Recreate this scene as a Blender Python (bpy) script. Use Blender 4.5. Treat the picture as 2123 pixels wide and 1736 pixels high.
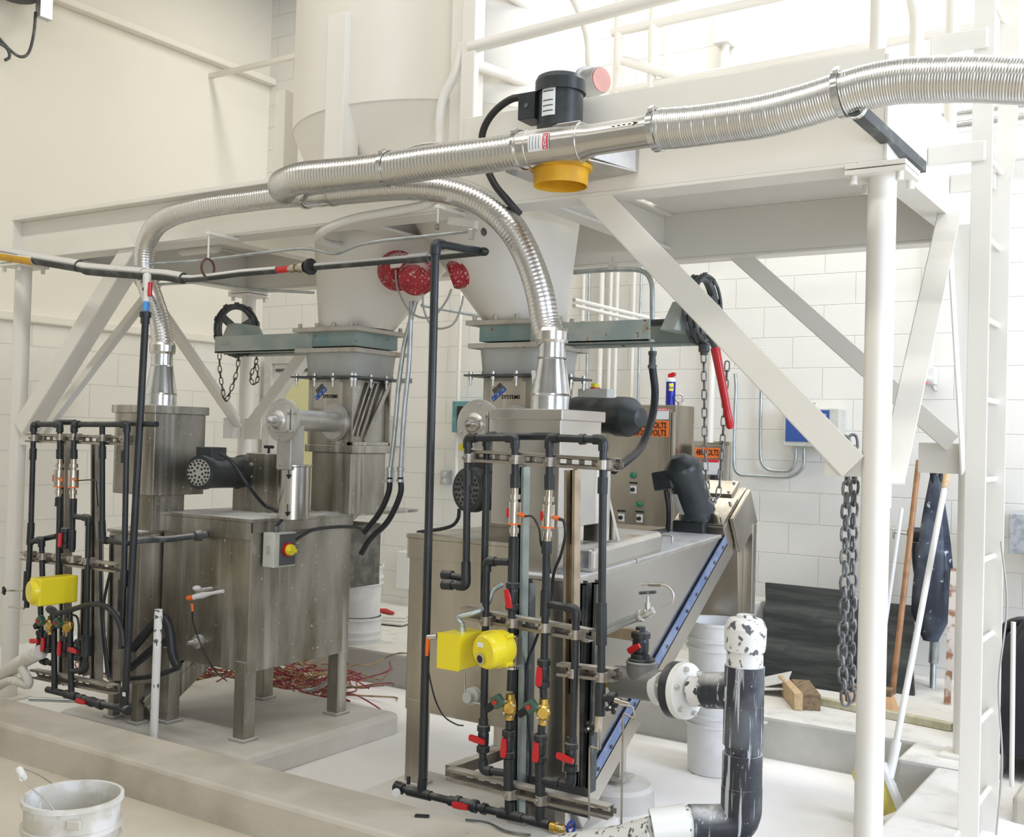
import bpy, math, random
from mathutils import Vector, Matrix, noise
random.seed(7)
V = Vector
for o in list(bpy.data.objects): bpy.data.objects.remove(o)
scene = bpy.context.scene
COL = scene.collection
# ------------------------------------------------------------------ camera
F_PX, CX, CY = 2270.0, 1061.5, 868.0
yaw, pitch, roll = math.radians(33.3), math.radians(1.0), math.radians(1.6)
CF = V((-math.sin(yaw)*math.cos(pitch), math.cos(yaw)*math.cos(pitch), math.sin(pitch)))
CR = V((math.cos(yaw), math.sin(yaw), 0))
CU = CR.cross(CF)
CRi = CR*math.cos(roll) + CU*math.sin(roll)
CUi = -CR*math.sin(roll) + CU*math.cos(roll)
C0 = V((0, 0, 1.5))
cam = bpy.data.cameras.new('camera')
cam_ob = bpy.data.objects.new('camera', cam)
COL.objects.link(cam_ob)
m3 = Matrix((CRi, CUi, -CF)).transposed()
cam_ob.matrix_world = Matrix.Translation(C0) @ m3.to_4x4()
cam.sensor_width = 36; cam.lens = F_PX/2123*36; cam.clip_start = .05
scene.camera = cam_ob
# ------------------------------------------------------------------ world, lights, exposure
scene.view_settings.view_transform = 'Standard'
scene.view_settings.look = 'None'
scene.view_settings.gamma = 1
scene.view_settings.use_curve_mapping = False
scene.view_settings.exposure = -0.33
w = bpy.data.worlds.new('world'); scene.world = w; w.use_nodes = True
w.node_tree.nodes['Background'].inputs[0].default_value = (.86, .92, 1, 1)
w.node_tree.nodes['Background'].inputs[1].default_value = .55
def area(name, loc, target, sx, sy, power, col, shape='RECTANGLE'):
    l = bpy.data.lights.new(name, 'AREA'); l.shape = shape; l.size = sx; l.size_y = sy
    l.energy = power; l.color = col
    o = bpy.data.objects.new(name, l); COL.objects.link(o); o.location = loc
    o.rotation_euler = (V(target)-V(loc)).to_track_quat('-Z', 'Y').to_euler()
    return o
WARM = (1, .96, .885)
area('ceiling_lamp_light', (-5.0, 1.6, 5.45), (-5.0, 1.6, 0), 3.6, .25, 75, WARM)
area('ceiling_lamp_light', (-1.2, 1.6, 5.45), (-1.2, 1.6, 0), 3.6, .25, 75, WARM)
area('ceiling_lamp_light', (-4.8, 6.1, 5.45), (-4.8, 6.1, 0), 3.0, .25, 62, WARM)
area('ceiling_lamp_light', (-1.2, 5.9, 5.45), (-1.2, 5.9, 0), 3.4, .25, 118, (1, .99, .95))
area('ceiling_lamp_light', (2.0, 4.0, 5.45), (2.0, 4.0, 0), 3.4, .25, 130, (1, .98, .94))  # added lamp, throws extra light on the pit floor from the right
area('ceiling_lamp_light', (-3.0, -1.6, 5.45), (-3.0, -1.6, 0), 3.6, .25, 40, WARM)
area('window_daylight', (3.95, 3.6, 2.75), (-2.2, 4.3, 0), 3.4, 2.4, 350, (.64, .75, 1))
area('front_fill_light', (2.4, -2.8, 1.9), (-2.6, 4.2, .2), 2.8, 3.0, 180, (.86, .91, 1))  # added soft fill from behind the camera; no doorway is built there

# ------------------------------------------------------------------ helpers
def P(px, py, D=None, X=None, Y=None, Z=None):
    """world point on the sight line of a place in the photo, at a known plane"""
    d = CF + CRi*((px-CX)/F_PX) - CUi*((py-CY)/F_PX)
    if D is not None: return C0 + d*D
    if X is not None: return C0 + d*((X-C0.x)/d.x)
    if Y is not None: return C0 + d*((Y-C0.y)/d.y)
    return C0 + d*((Z-C0.z)/d.z)
def PL(pts, **k): return [P(a, b, **k) for a, b in pts]

def spl(pts, step=.03):
    """Catmull-Rom through pts, resampled"""
    pts = [V(p) for p in pts]
    if len(pts) == 2:
        n = max(2, int((pts[1]-pts[0]).length/step)+1)
        return [pts[0].lerp(pts[1], i/(n-1)) for i in range(n)]
    q = [pts[0]*2-pts[1]] + pts + [pts[-1]*2-pts[-2]]
    dense = []
    for i in range(1, len(q)-2):
        a, b, c, d = q[i-1], q[i], q[i+1], q[i+2]
        for k in range(16):
            t = k/16
            dense.append(.5*((2*b)+(c-a)*t+(2*a-5*b+4*c-d)*t*t+(3*b-a-3*c+d)*t**3))
    dense.append(pts[-1])
    out = [dense[0]]; acc = 0
    for i in range(1, len(dense)):
        seg = (dense[i]-dense[i-1]).length; s0 = 0
        while seg and acc+seg-s0 >= step:
            s0 += step-acc; acc = 0
            out.append(dense[i-1].lerp(dense[i], min(1, s0/seg)))
        acc += seg-s0
    if (out[-1]-pts[-1]).length > step*.3: out.append(pts[-1])
    return out

def rounded(pts, rad, n=6):
    """polyline with circular-ish corners"""
    pts = [V(p) for p in pts]; out = [pts[0]]
    for i in range(1, len(pts)-1):
        a, b, c = pts[i-1], pts[i], pts[i+1]
        u = (a-b); v = (c-b); r = min(rad, u.length*.49, v.length*.49)
        p0 = b+u.normalized()*r; p1 = b+v.normalized()*r
        for k in range(n+1):
            t = k/n
            out.append(p0*(1-t)**2 + b*2*t*(1-t) + p1*t*t)
    out.append(pts[-1]); return out

def wpos(o):
    p = V((0, 0, 0))
    while o is not None:
        p = p + o.location; o = o.parent
    return p

class MB:
    def __init__(s): s.v = []; s.f = []; s.sm = []; s.mi = []; s.m = 0
    def quad(s, ids, smooth=False): s.f.append(tuple(ids)); s.sm.append(smooth); s.mi.append(s.m)
    def face(s, pts, smooth=False):
        b = len(s.v); s.v += [V(p) for p in pts]; s.quad(range(b, b+len(pts)), smooth); return s
    def rings(s, rs, smooth=True, closed=True, cap=True, loop=False):
        b = len(s.v); n = len(rs[0])
        for r in rs: s.v += [V(p) for p in r]
        m = len(rs)
        for i in range(m-1 if not loop else m):
            for j in range(n if closed else n-1):
                a = b+i*n+j; c = b+i*n+(j+1) % n
                i2 = (i+1) % m
                s.quad((a, c, b+i2*n+(j+1) % n, b+i2*n+j), smooth)
        if cap and closed and not loop:
            s.face(list(reversed(rs[0]))); s.face(rs[-1])
        return s
    def box(s, a, b):
        x0, x1 = sorted((a[0], b[0])); y0, y1 = sorted((a[1], b[1])); z0, z1 = sorted((a[2], b[2]))
        k = len(s.v)
        s.v += [V(p) for p in ((x0,y0,z0),(x1,y0,z0),(x1,y1,z0),(x0,y1,z0),(x0,y0,z1),(x1,y0,z1),(x1,y1,z1),(x0,y1,z1))]
        for q in ((0,3,2,1),(4,5,6,7),(0,1,5,4),(1,2,6,5),(2,3,7,6),(3,0,4,7)): s.quad([k+i for i in q])
        return s
    def obox(s, c, ex, ey, ez):
        """oriented box from centre and three half-extent vectors"""
        c, ex, ey, ez = V(c), V(ex), V(ey), V(ez); k = len(s.v)
        for sz in (-1, 1):
            for sx, sy in ((-1,-1),(1,-1),(1,1),(-1,1)): s.v.append(c+ex*sx+ey*sy+ez*sz)
        for q in ((0,3,2,1),(4,5,6,7),(0,1,5,4),(1,2,6,5),(2,3,7,6),(3,0,4,7)): s.quad([k+i for i in q])
        return s
    def bar(s, p, q, w, h, up=(0, 0, 1)):
        """rectangular bar from p to q, w across, h along up"""
        p, q = V(p), V(q); d = (q-p); z = V(up); x = d.cross(z).normalized(); z = x.cross(d).normalized()
        return s.obox((p+q)/2, d/2, x*w/2, z*h/2)
    def prism(s, pts, vec):
        pts = [V(p) for p in pts]; vec = V(vec); n = len(pts); k = len(s.v)
        s.v += pts + [p+vec for p in pts]
        s.quad(range(k+n-1, k-1, -1)); s.quad(range(k+n, k+2*n))
        for i in range(n): s.quad((k+i, k+(i+1) % n, k+n+(i+1) % n, k+n+i))
        return s
    def tube(s, pts, r, n=12, cap=True, smooth=True):
        pts = [V(p) for p in pts]; m = len(pts); rs = r if isinstance(r, (list, tuple)) else [r]*m
        t0 = (pts[1]-pts[0]).normalized()
        ref = V((0, 0, 1)) if abs(t0.z) < .9 else V((1, 0, 0))
        u = t0.cross(ref).normalized(); out = []
        for i in range(m):
            if i == 0: t = t0
            elif i == m-1: t = (pts[-1]-pts[-2]).normalized()
            else: t = ((pts[i]-pts[i-1]).normalized()+(pts[i+1]-pts[i]).normalized())
            t = t.normalized() if t.length > 1e-6 else t0
            u = (u-t*u.dot(t)).normalized(); w_ = t.cross(u)
            out.append([pts[i]+(u*math.cos(6.28318*k/n)+w_*math.sin(6.28318*k/n))*rs[i] for k in range(n)])
        return s.rings(out, smooth, True, cap)
    def cyl(s, p, q, r, r2=None, n=20, cap=True, smooth=True):
        return s.tube([p, q], [r, r if r2 is None else r2], n, cap, smooth)
    def lathe(s, c, axis, prof, n=28, smooth=True, cap=True, sharp=True):
        """prof = [(dist along axis, radius)]"""
        c = V(c); a = V(axis).normalized(); ref = V((0, 0, 1)) if abs(a.z) < .9 else V((1, 0, 0))
        u = a.cross(ref).normalized(); w_ = a.cross(u)
        rr = [[c+a*d+(u*math.cos(6.28318*k/n)+w_*math.sin(6.28318*k/n))*max(r, 1e-5) for k in range(n)] for d, r in prof]
        if sharp:
            for i in range(len(rr)-1): s.rings(rr[i:i+2], smooth, True, False)
            if cap: s.face(list(reversed(rr[0]))); s.face(rr[-1])
        else: s.rings(rr, smooth, True, cap)
        return s
    def sph(s, c, r, sc=(1, 1, 1), n=16, m=10):
        c = V(c); rr = []
        for i in range(m+1):
            th = math.pi*i/m
            rr.append([c+V((math.cos(6.28318*k/n)*math.sin(th)*r*sc[0], math.sin(6.28318*k/n)*math.sin(th)*r*sc[1], -math.cos(th)*r*sc[2])) for k in range(n)])
        return s.rings(rr, True, True, False)
    def torus(s, c, axis, R, r, n=28, m=8, sx=1):
        c = V(c); a = V(axis).normalized(); ref = V((0, 0, 1)) if abs(a.z) < .9 else V((1, 0, 0))
        u = a.cross(ref).normalized(); w_ = a.cross(u); rr = []
        for k in range(n):
            t = 6.28318*k/n; d = u*math.cos(t)+w_*math.sin(t)
            rr.append([c+d*R+(d*math.cos(6.28318*j/m)+a*math.sin(6.28318*j/m))*r for j in range(m)])
        return s.rings(rr, True, True, False, True)
    def link(s, c, d, side, L, W, r, n=12, m=5):
        """one chain link: length L along d, width W along side"""
        d, side = V(d).normalized(), V(side); side = (side-d*side.dot(d)).normalized(); nrm = d.cross(side); rr = []
        for k in range(n):
            t = 6.28318*k/n
            ct, st = math.cos(t), math.sin(t)
            cen = side*ct*W/2 + d*(st*W/2 + (1 if st > 0 else -1)*(L-W)/2*(1 if abs(st) > 1e-3 else 0))
            rad = (side*ct+d*st)
            rr.append([V(c)+cen+(rad*math.cos(6.28318*j/m)+nrm*math.sin(6.28318*j/m))*r for j in range(m)])
        return s.rings(rr, True, True, False, True)
    def build(s, name, mats, parent=None, bevel=0, kind=None, seg=2):
        if not isinstance(mats, (list, tuple)): mats = [mats]
        if parent is None:
            lo = V([min(p[i] for p in s.v) for i in range(3)]); hi = V([max(p[i] for p in s.v) for i in range(3)])
            off = V(((lo.x+hi.x)/2, (lo.y+hi.y)/2, lo.z))
        else: off = wpos(parent)
        me = bpy.data.meshes.new(name)
        me.from_pydata([tuple(p-off) for p in s.v], [], s.f)
        for m in mats: me.materials.append(m)
        me.polygons.foreach_set('use_smooth', s.sm); me.polygons.foreach_set('material_index', s.mi)
        me.update()
        o = bpy.data.objects.new(name, me); COL.objects.link(o)
        if parent is None: o.location = off
        else: o.parent = parent
        if bevel:
            b = o.modifiers.new('bevel', 'BEVEL'); b.width = bevel; b.segments = seg; b.limit_method = 'ANGLE'; b.angle_limit = .7
            b.harden_normals = False
        if kind: o['kind'] = kind
        return o

class EACH:
    """every primitive becomes a part of its own"""
    def __init__(s, name, m, parent): s.a = (name, m, parent)
    def __getattr__(s, k):
        def f(*a, **kw):
            mb = MB(); getattr(mb, k)(*a, **kw); mb.build(*s.a); return s
        return f
def thing(name, label, cat, loc=(0, 0, 0), group=None):
    o = bpy.data.objects.new(name, None); COL.objects.link(o); o.empty_display_size = .1
    o.location = loc; o['label'] = label; o['category'] = cat
    if group: o['group'] = group
    return o
def tag(o, label, cat, group=None):
    o['label'] = label; o['category'] = cat
    if group: o['group'] = group
    return o
def copy_tree(o, dx, parent=None):
    c = o.copy(); COL.objects.link(c)
    if parent is None: c.location = o.location+V(dx)
    else: c.parent = parent
    for ch in list(o.children): copy_tree(ch, dx, c)
    return c
def text(name, s, mat, parent, origin, ux, uy, size, width=None, bold=0.0):
    """lettering on a surface: origin = lower left, ux along the line, uy up"""
    cu = bpy.data.curves.new(name, 'FONT'); cu.body = s; cu.size = 1; cu.extrude = .004; cu.offset = bold
    cu.resolution_u = 2
    to = bpy.data.objects.new(name, cu); COL.objects.link(to)
    dg = bpy.context.evaluated_depsgraph_get()
    me = bpy.data.meshes.new_from_object(to.evaluated_get(dg))
    bpy.data.objects.remove(to)
    ux, uy = V(ux).normalized(), V(uy).normalized(); nz = ux.cross(uy)
    W = max((v.co.x for v in me.vertices), default=1)
    sx = size if width is None else width/W
    off = wpos(parent) if parent else V((0, 0, 0))
    for v in me.vertices:
        c = v.co; v.co = V(origin)-off+ux*c.x*sx+uy*c.y*size+nz*c.z*.2
    me.materials.clear(); me.materials.append(mat)
    o = bpy.data.objects.new(name, me); COL.objects.link(o); o.parent = parent
    return o

# ------------------------------------------------------------------ materials
def mat(name, col, rough=.5, metal=0.0, col2=None, scale=6, lo=.45, hi=.6, stretch=(1, 1, 1), bump=0, bscale=80,
        dust=0, dustcol=(.75, .72, .66), speck=None, speck_t=.72, speck_s=30, rvar=0, emit=None, coat=0, streak=None, streak_s=(26, 26, 1.2), streak_t=(.58, .68), dlo=.35, dhi=.9):
    m = bpy.data.materials.new(name); m.use_nodes = True; nt = m.node_tree; N = nt.nodes; L = nt.links
    b = N['Principled BSDF']; b.inputs['Roughness'].default_value = rough; b.inputs['Metallic'].default_value = metal
    b.inputs['Coat Weight'].default_value = coat
    tc = N.new('ShaderNodeTexCoord'); out = None
    def noi(sc, st=(1, 1, 1), det=4):
        mp = N.new('ShaderNodeMapping'); mp.inputs['Scale'].default_value = st; L.new(tc.outputs['Object'], mp.inputs[0])
        n = N.new('ShaderNodeTexNoise'); n.inputs['Scale'].default_value = sc; n.inputs['Detail'].default_value = det
        L.new(mp.outputs[0], n.inputs[0]); return n.outputs[0]
    def ramp(f, a, c):
        r = N.new('ShaderNodeMapRange'); r.inputs[1].default_value = a; r.inputs[2].default_value = c; L.new(f, r.inputs[0]); return r.outputs[0]
    def mix(f, a, c):
        x = N.new('ShaderNodeMix'); x.data_type = 'RGBA'; L.new(f, x.inputs[0])
        for s_, val in ((6, a), (7, c)):
            if isinstance(val, tuple): x.inputs[s_].default_value = val+(1,)
            else: L.new(val, x.inputs[s_])
        return x.outputs[2]
    b.inputs['Base Color'].default_value = tuple(col)+(1,)
    cur = tuple(col)
    if col2: out = mix(ramp(noi(scale, stretch), lo, hi), cur, tuple(col2)); cur = out
    if streak: out = mix(ramp(noi(1, streak_s, 5), *streak_t), cur, tuple(streak)); cur = out
    if speck: out = mix(ramp(noi(speck_s), speck_t, speck_t+.04), cur, tuple(speck)); cur = out
    if dust:
        g = N.new('ShaderNodeNewGeometry'); sp = N.new('ShaderNodeSeparateXYZ'); L.new(g.outputs['Normal'], sp.inputs[0])
        up = ramp(sp.outputs[2], dlo, dhi)
        mu = N.new('ShaderNodeMath'); mu.operation = 'MULTIPLY'; L.new(up, mu.inputs[0]); L.new(ramp(noi(9), .5-dust*.35, .75-dust*.3), mu.inputs[1])
        out = mix(mu.outputs[0], cur, tuple(dustcol)); cur = out
        if metal:
            iv = N.new('ShaderNodeMapRange'); iv.inputs[3].default_value = metal; iv.inputs[4].default_value = 0; L.new(mu.outputs[0], iv.inputs[0]); L.new(iv.outputs[0], b.inputs['Metallic'])
        iv = N.new('ShaderNodeMapRange'); iv.inputs[3].default_value = rough; iv.inputs[4].default_value = .9; L.new(mu.outputs[0], iv.inputs[0]); L.new(iv.outputs[0], b.inputs['Roughness'])
    elif rvar:
        r = N.new('ShaderNodeMapRange'); r.inputs[3].default_value = max(0, rough-rvar); r.inputs[4].default_value = rough+rvar; L.new(noi(scale*1.7, stretch), r.inputs[0]); L.new(r.outputs[0], b.inputs['Roughness'])
    if out is not None: L.new(out, b.inputs['Base Color'])
    if bump:
        bp = N.new('ShaderNodeBump'); bp.inputs['Strength'].default_value = bump; bp.inputs['Distance'].default_value = .004
        L.new(noi(bscale), bp.inputs['Height']); L.new(bp.outputs[0], b.inputs['Normal'])
    if emit:
        b.inputs['Emission Color'].default_value = tuple(col)+(1,); b.inputs['Emission Strength'].default_value = emit
    return m

def block_wall(name, col, bw, bh, axis, z0):
    """painted concrete block: courses as a groove in the surface"""
    m = mat(name, col, .55, col2=tuple(c*.96 for c in col), scale=1.6, lo=.35, hi=.75)
    nt = m.node_tree; N = nt.nodes; L = nt.links; b = N['Principled BSDF']
    g = N.new('ShaderNodeNewGeometry'); sp = N.new('ShaderNodeSeparateXYZ'); L.new(g.outputs['Position'], sp.inputs[0])
    cb = N.new('ShaderNodeCombineXYZ'); L.new(sp.outputs[axis], cb.inputs[0])
    ad = N.new('ShaderNodeMath'); ad.operation = 'ADD'; ad.inputs[1].default_value = -z0; L.new(sp.outputs[2], ad.inputs[0]); L.new(ad.outputs[0], cb.inputs[1])
    br = N.new('ShaderNodeTexBrick'); L.new(cb.outputs[0], br.inputs[0])
    br.inputs['Scale'].default_value = 1; br.inputs['Brick Width'].default_value = bw; br.inputs['Row Height'].default_value = bh
    br.inputs['Mortar Size'].default_value = .0045; br.inputs['Mortar Smooth'].default_value = .6
    ns = N.new('ShaderNodeTexNoise'); ns.inputs['Scale'].default_value = 55; L.new(g.outputs['Position'], ns.inputs[0])
    mu = N.new('ShaderNodeMath'); mu.operation = 'MULTIPLY_ADD'; L.new(ns.outputs[0], mu.inputs[0]); mu.inputs[1].default_value = -.12; L.new(br.outputs['Fac'], mu.inputs[2])
    bp = N.new('ShaderNodeBump'); bp.invert = True; bp.inputs['Strength'].default_value = .75; bp.inputs['Distance'].default_value = .006
    L.new(mu.outputs[0], bp.inputs['Height']); L.new(bp.outputs[0], b.inputs['Normal'])
    return m

CREAM = (.80, .77, .67)
M_CEIL = mat('grey_ceiling', (.42, .42, .41), .8)
M_WALLF = mat('room_side_wall', (.50, .49, .46), .7)
M_FLOORN = mat('beige_dusty_floor', (.62, .57, .465), .85, col2=(.50, .45, .35), scale=1.8, lo=.42, hi=.7, bump=.3, bscale=30, speck=(.36, .30, .22), speck_t=.73, speck_s=9)
M_WALL = mat('painted_plaster', (.81, .775, .685), .6, col2=(.785, .75, .655), scale=1.2, lo=.3, hi=.8, bump=.1, bscale=200)
M_BLOCKB = block_wall('painted_block_back', (.83, .815, .76), .405, .2045, 0, .168)
M_BLOCKL = block_wall('painted_block_left', (.80, .775, .70), .5, .255, 1, .03)
M_STEELW = mat('white_painted_steel', (.80, .775, .71), .38, col2=(.77, .745, .67), scale=3, lo=.4, hi=.75, speck=(.42, .22, .10), speck_t=.775, speck_s=9, bump=.05, bscale=40)
M_SILO = mat('silo_paint', (.80, .77, .705), .35, col2=(.77, .735, .655), scale=1.6, lo=.4, hi=.8)
M_CONC = mat('dusty_concrete', (.56, .52, .445), .9, col2=(.42, .385, .315), scale=3.2, lo=.42, hi=.7, bump=.5, bscale=35, speck=(.33, .30, .25), speck_t=.70, speck_s=14)
M_PAD = mat('pale_concrete_pad', (.76, .735, .69), .9, col2=(.62, .59, .53), scale=3, lo=.42, hi=.7, bump=.4, bscale=35)
M_CONCG = mat('grey_concrete', (.50, .49, .45), .9, col2=(.60, .58, .53), scale=4, lo=.4, hi=.7, bump=.5, bscale=40, dust=.95, dustcol=(.74, .72, .67))
M_FLOOR = mat('powder_dusted_floor', (.90, .885, .865), .85, col2=(.82, .80, .75), scale=1.5, lo=.5, hi=.72, bump=.35, bscale=25, speck=(.42, .37, .30), speck_t=.74, speck_s=10)
M_SS = mat('stainless_steel', (.56, .525, .46), .32, 1, col2=(.40, .37, .315), scale=5, lo=.4, hi=.65, stretch=(1, 1, .25), rvar=.1, bump=.03, bscale=120, streak=(.62, .60, .55), streak_t=(.6, .7))
M_SSD = mat('dirty_stainless_steel', (.48, .46, .41), .40, .9, col2=(.22, .195, .15), scale=4, lo=.36, hi=.7, stretch=(1.6, 1.6, .5), rvar=.1, streak=(.66, .65, .60), streak_s=(17, 17, .8), streak_t=(.56, .72), speck=(.72, .71, .66), speck_t=.67, speck_s=48, dust=.9, dustcol=(.72, .71, .67))
M_SSC = mat('clean_stainless_steel', (.66, .64, .60), .26, 1, col2=(.58, .56, .52), scale=4, lo=.3, hi=.7, rvar=.07, dust=.25, dustcol=(.72, .71, .68))
M_SSDUST = mat('dust_covered_stainless', (.50, .49, .46), .4, .8, col2=(.62, .60, .56), scale=7, lo=.4, hi=.65, dust=1, dustcol=(.70, .71, .72), speck=(.68, .66, .61), speck_t=.68, speck_s=35)
M_FLEX = mat('aluminium_flex_duct', (.70, .69, .665), .30, 1, rvar=.08, scale=30)
M_GALV = mat('galvanised_sheet', (.72, .73, .73), .2, 1, col2=(.62, .63, .63), scale=14, lo=.4, hi=.6, rvar=.06)
M_CONDUIT = mat('galvanised_conduit', (.52, .56, .56), .38, .8, col2=(.42, .46, .46), scale=12)
M_PVC = mat('grey_pvc', (.014, .018, .020), .38, col2=(.026, .031, .033), scale=9, lo=.45, hi=.75, dust=.3, dustcol=(.22, .22, .21), speck=(.4, .4, .38), speck_t=.78, speck_s=40)
M_PVCD = mat('dusty_pvc', (.05, .06, .062), .5, col2=(.16, .165, .16), scale=12, lo=.5, hi=.7, dust=.75, dustcol=(.48, .47, .44))
M_PVCP = mat('paint_splashed_pvc', (.022, .026, .036), .4, streak=(.50, .52, .54), streak_s=(58, 58, 4.0), streak_t=(.57, .64), col2=(.10, .11, .125), scale=6, speck=(.6, .6, .6), speck_t=.69, speck_s=60, dust=.5, dustcol=(.7, .7, .68))
M_PVCW = mat('white_crusted_pvc', (.74, .74, .72), .6, speck=(.05, .05, .06), speck_t=.56, speck_s=26, bump=.6, bscale=50)
M_PVCBW = mat('flaking_white_paint', (.72, .72, .69), .55, col2=(.10, .10, .105), scale=46, lo=.56, hi=.61, stretch=(1, 1, .8))
M_OVER = mat('dust_topped_dark_pipe', (.045, .047, .045), .6, col2=(.13, .13, .12), scale=10, lo=.5, hi=.7, dust=1.35, dustcol=(.70, .69, .65), dlo=-.1, dhi=.35)
M_RED = mat('red_plastic', (.55, .008, .014), .3, coat=.3)
M_REDP = mat('worn_red_paint', (.38, .02, .03), .55, col2=(.24, .012, .02), scale=14, speck=(.60, .42, .38), speck_t=.60, speck_s=85, dust=.4, dustcol=(.7, .6, .55))
M_YEL = mat('yellow_enamel', (.80, .66, .02), .32, coat=.2)
M_YELD = mat('golden_yellow_paint', (.72, .40, .015), .5, col2=(.62, .32, .01), scale=10)
M_BRASS = mat('brass', (.70, .48, .12), .35, .9, col2=(.5, .32, .08), scale=20, speck=(.7, .66, .55), speck_t=.64, speck_s=50)
M_GREEN = mat('green_enamel', (.05, .12, .08), .35, coat=.3)
M_MOTOR = mat('black_motor_enamel', (.020, .026, .028), .36, col2=(.035, .042, .045), scale=8, dust=.35, dustcol=(.2, .21, .21))
M_RUB = mat('black_rubber', (.018, .019, .02), .45)
M_GATE = mat('grey_green_enamel', (.33, .40, .37), .5, col2=(.46, .49, .44), scale=6, lo=.42, hi=.62, speck=(.22, .12, .06), speck_t=.68, speck_s=26, streak=(.42, .28, .14), streak_s=(20, 20, 8), streak_t=(.66, .72), dust=.7, dustcol=(.6, .57, .5))
M_GATED = mat('teal_enamel', (.22, .33, .32), .5, col2=(.30, .39, .36), scale=7, speck=(.24, .13, .07), speck_t=.66, speck_s=30)
M_FLANGE = mat('dusty_flange', (.55, .52, .45), .7, col2=(.42, .33, .24), scale=11, lo=.52, hi=.7, speck=(.25, .12, .05), speck_t=.70, speck_s=40)
M_CANVAS = mat('grey_canvas', (.50, .51, .48), .9, col2=(.43, .44, .41), scale=5, bump=.3, bscale=25)
M_CAST = mat('dark_cast_iron', (.09, .10, .10), .5, .4, col2=(.2, .2, .19), scale=16, lo=.5, hi=.7)
M_CHAIN = mat('oiled_chain', (.10, .095, .08), .4, .8, col2=(.24, .21, .16), scale=40)
M_CHAING = mat('heavy_grey_chain', (.16, .165, .17), .42, .7, col2=(.30, .30, .30), scale=30)
M_ZINC = mat('zinc_hardware', (.62, .61, .58), .34, .9)
M_STRUT = mat('strut_channel', (.42, .39, .34), .4, .85, col2=(.30, .27, .23), scale=10, lo=.4, hi=.65, dust=.6, dustcol=(.6, .57, .5))
M_STRUTT = mat('tan_strut_channel', (.46, .38, .27), .45, .6, col2=(.36, .29, .2), scale=9)
M_STRUTG = mat('green_grey_strut_channel', (.33, .38, .35), .45, .6, col2=(.26, .30, .28), scale=9)
M_ORANGE = mat('orange_plastic', (.85, .16, .02), .4)
M_ORLAB = mat('orange_label', (.86, .19, .03), .5)
M_BLACK = mat('black_print', (.01, .01, .01), .6)
M_WHITE = mat('white_plastic', (.78, .78, .75), .4)
M_LABEL = mat('white_label', (.74, .76, .77), .5)
M_REDL = mat('red_label', (.66, .03, .05), .5)
M_GREYP = mat('pale_grey_plastic', (.60, .61, .56), .5, col2=(.54, .55, .5), scale=12)
M_DKGREY = mat('dark_grey_plastic', (.09, .10, .11), .5)
M_BLUE = mat('blue_panel', (.04, .10, .33), .4, speck=(.4, .45, .6), speck_t=.74, speck_s=50)
M_BLUEL = mat('blue_logo_ink', (.02, .12, .50), .4)
M_GREYL = mat('grey_logo_ink', (.10, .11, .11), .5)
M_BLUESS = mat('blue_film_covered_steel', (.22, .30, .52), .35, .55, col2=(.34, .42, .62), scale=10)
M_BLUEH = mat('blue_handle', (.02, .05, .32), .35)
M_BUCK = mat('chalky_bucket_plastic', (.60, .575, .50), .55, col2=(.74, .73, .70), scale=9, lo=.5, hi=.6, speck=(.8, .8, .8), speck_t=.64, speck_s=16)
M_BUCKG = mat('translucent_bucket_plastic', (.80, .80, .78), .5, col2=(.70, .70, .68), scale=6)
M_WOODL = mat('pale_pine', (.62, .46, .27), .7, col2=(.54, .38, .2), scale=6, stretch=(8, 1, 8))
M_WOODD = mat('weathered_timber', (.27, .19, .11), .8, col2=(.17, .12, .075), scale=6, stretch=(8, 1, 8))
M_HANDLE = mat('varnished_broom_handle', (.42, .22, .10), .4, col2=(.3, .15, .07), scale=14)
M_STRAW = mat('straw_bristle', (.72, .46, .26), .8)
M_YBRIS = mat('yellow_bristle', (.72, .62, .16), .8, col2=(.5, .42, .12), scale=30, stretch=(1, 1, .2))
M_MAT = mat('black_ribbed_mat', (.022, .027, .026), .62, col2=(.045, .05, .045), scale=3, stretch=(1, 12, 12), bump=.7, bscale=18, speck=(.12, .16, .1), speck_t=.74, speck_s=30)
M_BLUETARP = mat('dusty_blue_vinyl', (.032, .040, .062), .45, col2=(.13, .16, .21), scale=6, lo=.45, hi=.7, speck=(.55, .58, .62), speck_t=.66, speck_s=24)
M_YPOST = mat('yellow_door_glow', (.74, .70, .38), .6)
M_DFRAME = mat('grey_door_frame', (.55, .54, .50), .6, col2=(.62, .6, .56), scale=20)
M_TEALBOX = mat('teal_painted_box', (.14, .32, .34), .5, col2=(.10, .24, .26), scale=12)
M_SPRAYB = mat('blue_spray_can', (.02, .03, .32), .25, .3)
M_SPRAYY = mat('yellow_print', (.85, .74, .03), .4)
M_CABLER = mat('mixed_red_wires', (.30, .03, .07), .5, col2=(.45, .14, .08), scale=16)
M_CABLEY = mat('tan_wires', (.48, .33, .16), .5, col2=(.18, .14, .10), scale=16)
M_PAPER = mat('folded_white_rag', (.74, .72, .66), .8, bump=.4, bscale=30)
M_GREYC = mat('grey_cable', (.42, .41, .37), .5)
M_NICKEL = mat('nickel_plated_brass', (.60, .56, .50), .22, 1, col2=(.5, .44, .34), scale=10)
M_DOOR = mat('white_door_paint', (.72, .72, .68), .5)
M_BLKHOSE = mat('black_hose', (.015, .017, .022), .4)
M_CAP = mat('crusty_white_deposit', (.70, .70, .68), .8, bump=.8, bscale=40)
M_LAMP = mat('lamp_diffuser', (1, .98, .92), .5, emit=3.0)
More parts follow.
